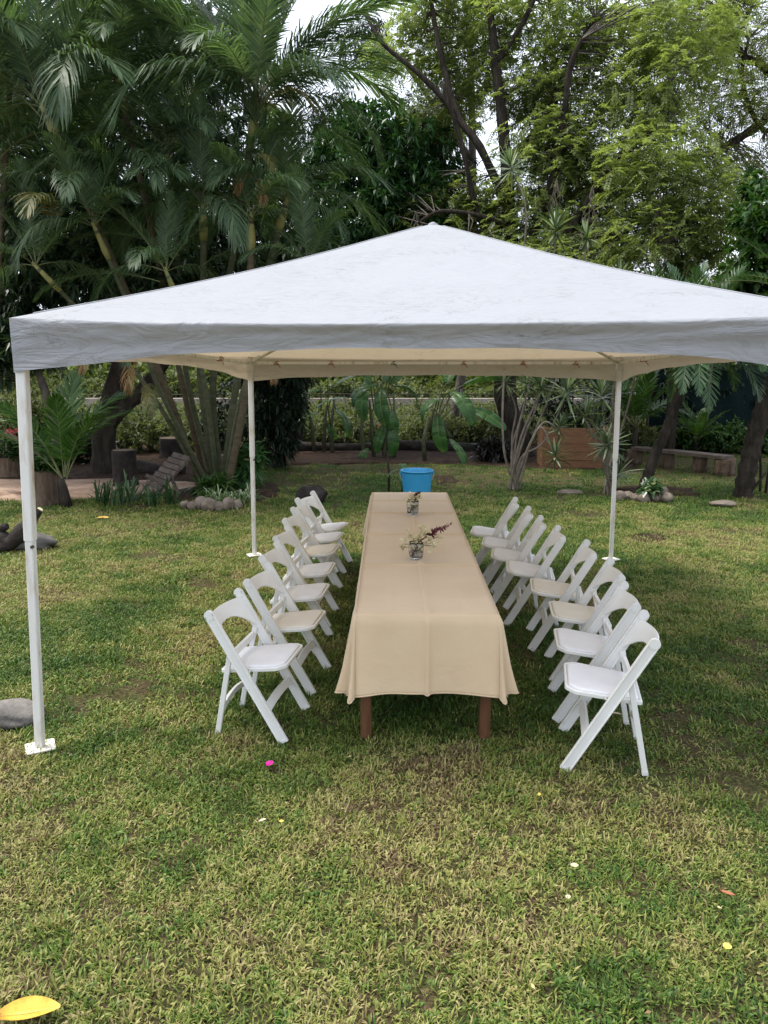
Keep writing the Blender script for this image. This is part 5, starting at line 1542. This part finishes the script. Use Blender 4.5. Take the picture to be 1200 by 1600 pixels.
bl = toL([(700, 330, 16.4, 1.3, 1.1, .7), (660, 300, 16.6, .8, .9, .5), (760, 300, 16.4, 1.0, 1.0, .8), (830, 340, 15.8, 1.3, 1.0, .9), (900, 250, 15.6, 1.4, 1.2, 1.1), (980, 190, 15.4, 1.5, 1.2, 1.1), (870, 150, 15.8, 1.3, 1.1, 1.0), (960, 70, 15.8, 1.6, 1.2, 1.0), (1050, 260, 15, 1.4, 1.1, 1.0), (960, 340, 15.2, 1.5, 1.1, .9),
          (1060, 120, 15.4, 1.3, 1.1, .9), (830, 60, 16.4, 1.1, 1.0, .9), (730, 60, 17, 1.2, 1.0, .8), (690, 150, 17.4, 1.0, 1.0, .6), (1040, 370, 14.8, 1.3, 1.0, .7), (880, 420, 15.4, 1.3, .9, .6), (760, 400, 16.2, 1.1, .9, .5), (640, 40, 17.6, 1.1, 1.0, .6), (900, -40, 16, 1.8, 1.2, .9), (720, -50, 17, 1.6, 1.2, .7), (1120, 330, 14.8, .9, .9, .8), (1080, 20, 15.6, 1.3, 1.1, .7)], g)
bl = [(c + Vector((0, 1.5 if c.x < 1.6 and c.z > 4.2 else .3, 0)), r_) for c, r_ in bl]
C, Nn = blob_points(bl, 21500)
keep = (fbm(C[:, 0] * 1.5 + 40, C[:, 2] * 2.2 + C[:, 1] + 40, 61, 3) > .41)
C, Nn = C[keep], Nn[keep]
link_mesh("crown", quads_mesh("crown", pinnate(C, Nn, 14, .28, .078, .036), 4, LEAF_F, M['l_feather']), None, o)["kind"] = "stuff"
twigs(o, lp, C[rng.integers(0, len(C), 900)], M['bark_grey'], .015)
# dry hanging twigs
mb = MB()
for (px, py, Y, l_) in ((926, 290, 15, .9), (1032, 300, 14.8, 1.2), (1036, 330, 14.8, .9), (870, 280, 15.4, .8), (1044, 345, 14.7, .5), (650, 330, 16.2, .7)):
    p = at(px, py, Y) - g
    for _ in range(7):
        q = [p + Vector((rnd.uniform(-.04, .04) * k * 1.4, rnd.uniform(-.04, .04) * k, -l_ * k / 5)) for k in range(6)]
        mb.tube(q, [.009, .008, .007, .006, .004, .002], 4, cap=False)
mb.build("dead_twigs", M['bark_pale'], o)["kind"] = "stuff"

Yr = 19.5
xr = at(1330, 600, Yr).x
o, g, lp = tree("sparse_tree", (xr, Yr), [([(xr, Yr, -.05), at(1310, 500, Yr), at(1290, 300, Yr), at(1270, 120, Yr), at(1240, -40, Yr)], [.30, .25, .2, .15, .08]), ([at(1296, 330, Yr), at(1240, 170, Yr), at(1180, 200, 19), at(1140, 225, 18.8), at(1090, 245, 18.4), at(1040, 250, 18)], [.16, .12, .10, .085, .06, .03]),
    ([at(1280, 200, Yr), at(1200, 110, 19), at(1165, 90, 19), at(1150, 60, 19), at(1175, 10, 19)], [.11, .09, .075, .06, .04]), ([at(1240, 170, Yr), at(1195, 205, 19), at(1160, 130, 18.8), at(1170, 60, 18.6)], [.07, .06, .045, .03])], M['bark_dark'], "sparse tree with dark spreading branches at the upper right")
bl = toL([(1120, 160, 18.6, 1.3, 1.2, .8), (1170, 60, 19, 1.4, 1.2, .8), (1090, 260, 18.4, 1.2, 1.0, .5), (1190, 260, 19, 1.0, 1.0, .6), (1060, 60, 19, 1.3, 1.2, .7), (1180, 320, 18.6, 1.0, 1.0, .7), (1110, -30, 19, 1.6, 1.2, .7), (1220, 150, 19, 1.2, 1.0, .8)], g); C, Nn = blob_points(bl, 5200)
link_mesh("crown", quads_mesh("crown", pinnate(C, Nn, 12, .30, .07, .028), 4, LEAF_F, M['l_feather_b']), None, o)["kind"] = "stuff"
twigs(o, lp, C[rng.integers(0, len(C), 420)], M['bark_grey'], .016)

# dark broad-leaved tree at right edge
Yb = 13.2; xb2 = at(1235, 600, Yb).x
o, g, lp = tree("broadleaf_tree", (xb2, Yb), [([(xb2, Yb, -.05), at(1232, 600, Yb), at(1215, 480, Yb), at(1200, 380, Yb), at(1195, 320, Yb)], [.14, .12, .10, .08, .04])], M['bark_dark'], "broad leaved dark tree at the right edge above the tent roof")
bl = toL([(1190, 340, Yb, .55, .7, .45), (1180, 420, Yb, .55, .7, .5), (1200, 470, Yb, .7, .7, .35), (1225, 390, Yb, .8, .8, .9), (1150, 450, Yb + .2, .35, .5, .3), (1200, 290, Yb + .5, .4, .5, .3)], g); C, Nn = blob_points(bl, 460)
link_mesh("crown", quads_mesh("crown", whorl_leaves(C, Nn, 9, .20, .085, .3), 4, LEAF_F, M['l_broad']), None, o)["kind"] = "stuff"
# tall palm-like cycad seen above the right roof slope
q = at(1062, 448, 15.6)
o = empty("feather_palm", (q.x, q.y, 0), 0, "upright feather palm rising above the right roof slope", "palm")
mb = MB(); mb.tube([(0, 0, -.03), (0.02, 0, 1.2), (0, 0, q.z)], [.13, .11, .09], 10); mb.build("trunk", M['bark_dark'], o)
for k in range(20): put_frond(o, DATE[2] if k < 9 else DATE[1], q, k * 2.4, rad(82 - 3.4 * k), 1.05 * rnd.uniform(.85, 1.1))

# --- shrubs
def shrub(name, p, blobs, n, L_, W_, m, label, per=9, down=.3, cat="shrub", stem=True):
    o = empty(name, (p[0], p[1], 0), 0, label, cat)
    C, Nn = blob_points([(Vector(c), r) for c, r in blobs], n)
    C = C[C[:, 2] > .03] if len(C) else C
    Nn = Nn[:len(C)]
    link_mesh("foliage", quads_mesh("foliage", whorl_leaves(C, Nn, per, L_, W_, down), 4, LEAF_F, M[m]), None, o)["kind"] = "stuff"
    if stem:
        mb = MB()
        for _ in range(7):
            c = C[rng.integers(len(C))]
            mb.tube([(rnd.uniform(-.1, .1), rnd.uniform(-.1, .1), -.02), (c[0] * .4, c[1] * .4, c[2] * .6), tuple(c)], [.018, .014, .006], 5)
        mb.build("stems", M['bark_dark'], o)
    return o
q = at(438, 720, 15.2); shrub("bamboo_shrub", q, [((0, 0, 1.3), (.55, .5, .75)), ((-.1, 0, .6), (.45, .4, .5)), ((.25, 0, 1.9), (.5, .4, .5)), ((-.4, .1, 2.1), (.5, .4, .5))], 620, .22, .035, 'l_dark', "dark upright leafy shrub right of the palm clump", 9, .7)
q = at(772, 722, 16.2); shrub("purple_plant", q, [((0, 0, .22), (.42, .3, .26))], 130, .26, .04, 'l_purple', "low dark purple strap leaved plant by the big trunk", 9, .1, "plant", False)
q = at(365, 770, 12.4); shrub("leafy_plant", q, [((.15, .2, .25), (.2, .25, .28)), ((.3, .1, .5), (.14, .2, .3))], 60, .22, .075, 'l_banana', "green broad leaved plant at the right foot of the palm clump", 7, .1, "plant", False)
q = at(336, 765, 11.9); shrub("fern_plant", q, [((-.08, 0, .14), (.2, .15, .14)), ((.02, 0, .22), (.2, .15, .1))], 70, .26, .035, 'l_coco', "bright fern like plant at the foot of the palm stems", 8, .1, "plant", False)
q = gp(1012, 784); shrub("variegated_plant", q, [((0, 0, .16), (.12, .1, .16)), ((.12, .1, .26), (.16, .1, .06))], 34, .12, .075, 'l_pothos', "white marked leafy plant among the stones below the leaning palm", 6, .2, "plant", False)
for (px, py, Y, sx, sz, nm, lb) in ((15, 690, s2p.y, .32, .22, 'l_broad', "bright leafy plant growing on the far left stump"), (75, 722, s1p.y, .26, .14, 'l_coco', "fine leaved plant growing on the broad left stump")):
    q = at(px, py, Y); h = .36 if Y == s2p.y else .50
    shrub("stump_plant", q, [((0, 0, h + sz * .6), (sx, sx * .8, sz))], 90, .10, .05, nm, lb, 7, .2, "plant", False)
q = at(8, 735, 15.5)
for (px, py, Y, sx, sz, n_, nm, lb) in ((70, 640, 17.5, .9, .8, 300, 'l_bush', "dry light shrub behind the slender leaning trunk"), (215, 680, 18, 1.0, .9, 380, 'l_bush', "sunlit scrub bush between the two left palms"), (20, 640, 17, .8, .7, 240, 'l_bush', "scrub bush beyond the far left stump"),
        (300, 690, 18.5, 1.0, .8, 330, 'l_bush', "light scrub bush seen between the palm stems"), (470, 680, 19.2, .9, .55, 330, 'l_bush', "pale green bush at the left end of the dark log"), (555, 690, 19.4, .9, .5, 300, 'l_bush', "pale green bush behind the banana clump"),
        (690, 690, 19.4, .9, .5, 300, 'l_bush', "pale green bush behind the younger banana plant"), (755, 670, 19.6, .8, .6, 260, 'l_bush', "pale green bush left of the big dark trunk"), (985, 700, 18.2, .7, .35, 160, 'l_bush', "light green bush behind the orange plank box"),
        (1065, 700, 18.3, .6, .42, 170, 'l_broad', "dark leafy bush at the left of the shade net"), (1110, 698, 18.2, .6, .45, 180, 'l_broad', "dark leafy bush in front of the shade net, behind the bench end"), (1165, 690, 18.0, .8, .5, 200, 'l_broad', "dark leafy bush right of the curved bench"), (1250, 690, 17.5, .9, .9, 260, 'l_broad', "dark leafy bush at the right edge behind the palm trunk"),
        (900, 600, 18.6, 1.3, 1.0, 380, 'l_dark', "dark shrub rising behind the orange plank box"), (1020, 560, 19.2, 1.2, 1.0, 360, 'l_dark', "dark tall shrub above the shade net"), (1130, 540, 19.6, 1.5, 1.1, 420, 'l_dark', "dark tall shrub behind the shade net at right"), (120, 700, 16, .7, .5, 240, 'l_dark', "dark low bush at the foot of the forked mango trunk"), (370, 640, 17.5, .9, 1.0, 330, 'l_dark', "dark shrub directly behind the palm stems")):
    q = at(px, py, Y)
    shrub("bush", q, [((0, 0, max(.35, q.z)), (sx, sx * .8, sz)), ((sx * .5, .1, max(.3, q.z * .6)), (sx * .7, sx * .6, sz * .7)), ((-sx * .5, -.1, max(.3, q.z * .6)), (sx * .7, sx * .6, sz * .7))], n_, .13, .05, nm, lb, 10, .2)
q = at(25, 690, s2p.y)
VR = leaf_verts(np.array([[q.x, q.y - .1, .80]]) + rng.normal(size=(40, 3)) * .06, sph(40), sph(40), np.full(40, .07), np.full(40, .05))
tag(link_mesh("red_blossom", quads_mesh("red_blossom", VR, 4, LEAF_F, M['ant_red'])), "red blossom cluster above the stump planter at far left", "flower")

# strap-leaved clumps and striped plants along the lawn edge
def clump(name, p, n, L_, W_, m, label, cat="plant", el=(35, 85), droop=.5):
    a = rng.uniform(0, 6.283, n); e = np.radians(rng.uniform(el[0], el[1], n))
    d = np.stack([np.cos(a) * np.cos(e), np.sin(a) * np.cos(e), np.sin(e)], 1)
    s_ = np.stack([-np.sin(a), np.cos(a), 0 * a], 1) * W_ * .5
    l = (L_ * rng.uniform(.6, 1.1, n))[:, None]; dr = (droop * rng.uniform(.3, 1.2, n))[:, None]; z = np.array([[0, 0, 1.]])
    b = np.stack([rng.normal(size=n) * .05, rng.normal(size=n) * .05, 0 * a], 1)
    m1 = b + d * l * .45; m2 = b + d * l * .8 - z * l * dr * .3; t = b + d * l - z * l * dr * .75
    V = np.stack([b - s_ * .7, b + s_ * .7, m1 + s_, m1 - s_, m2 + s_ * .7, m2 - s_ * .7, t], 1).reshape(-1, 3)
    fs = []; 
    for k in range(n):
        o_ = k * 7; fs += [(o_, o_ + 1, o_ + 2, o_ + 3), (o_ + 3, o_ + 2, o_ + 4, o_ + 5), (o_ + 5, o_ + 4, o_ + 6)]
    me = bpy.data.meshes.new(name); me.from_pydata([tuple(v) for v in V], [], fs); me.update()
    return tag(link_mesh(name, me, M[m], None, (p[0], p[1], 0)), label, cat)
sl = ["strap leaved plant nearest the young palm", "strap leaved plant in the middle of the lawn edge row", "tall strap leaved plant before the dark upright log", "strap leaved plant before the slatted lounge", "strap leaved plant left of the palm clump stones"]
for (px, py, L_), lb in zip(((160, 790, .62), (185, 792, .55), (205, 786, .60), (238, 790, .5), (268, 788, .55)), sl):
    clump("strap_plant", gp(px, py), 26, L_, .030, 'l_strap', lb)
for k, (px, py) in enumerate(((338, 786), (356, 790), (374, 788), (388, 782))):
    clump("spider_plant", gp(px, py), 60, .40, .020, 'l_spider', ("white striped spider plant, %s from the left before the palm stems" % ORD[k]), "plant", (15, 80), .8)
# stick props by the right palm
for k, (a, b_, lb) in enumerate((((1163, 778), (1199, 736), "thin dark stick leaning by the right palm trunk"), ((1188, 768), (1187, 690), "upright dark stake right of the palm trunk"), ((1196, 770), (1204, 700), "dark upright stake at the right edge of the garden"))):
    p0 = gp(*a); p1 = at(b_[0], b_[1], p0.y)
    mb = MB(); mb.tube([Vector((0, 0, -.05)), (p1 - p0) * .5 + Vector((.01, 0, 0)), p1 - p0], [.022, .020, .016], 7)
    tag(mb.build("garden_stake", M['bark_dark'], None, p0), lb, "stake")

# --- undergrowth and the woods beyond
def mass(name, n, xr_, yr_, hf, L_, W_, m, per=8):
    x = rng.uniform(*xr_, n); y = rng.uniform(*yr_, n)
    h = hf(x, y); z = h * rng.uniform(.02, 1, n) ** .7
    C = np.stack([x, y, z], 1)
    o = link_mesh(name, quads_mesh(name, whorl_leaves(C, sph(n), per, L_, W_, .2), 4, LEAF_F, M[m]))
    o["kind"] = "stuff"; return o
mass("undergrowth", 12500, (-13, 13), (19.3, 26.6), lambda x, y: .2 + 1.15 * fbm(x * .7 + 20, y * .7, 91, 3) ** 1.2, .15, .05, 'l_bush')
mass("far_woods", 9000, (-34, 34), (30, 40), lambda x, y: 1.2 + 3.0 * fbm(x * .22 + 20, y * .2, 93, 3) + np.clip(x, 0, 14) * .26, .42, .20, 'l_far')

mass("hedge_beyond", 5200, (-16, 16), (27.6, 29.4), lambda x, y: .6 + 1.5 * fbm(x * .5 + 60, y * .6, 95, 3), .22, .08, 'l_bush')

# fallen bits of leaf strewn over lawn and beds
n = 650
y = 2.0 + 13.5 * rng.uniform(0, 1, n) ** .8; x = rng.uniform(-1, 1, n) * (.55 * y + .4)
B = np.stack([x, y, np.full(n, .022) + rng.uniform(0, .014, n)], 1)
D = sph(n); D[:, 2] *= .25
lit = link_mesh("leaf_litter", quads_mesh("leaf_litter", leaf_verts(B, D, np.array([[0, 0, 1.]]) + sph(n) * .5, rng.uniform(.010, .036, n), rng.uniform(.005, .014, n), .3, .1), 4, LEAF_F, leafmat("litter_leaf", [(.1, (.07, .042, .022)), (.5, (.18, .115, .055)), (.8, (.34, .24, .10)), (1, (.52, .46, .26))], .15, .6, 0)))
lit["kind"] = "stuff"
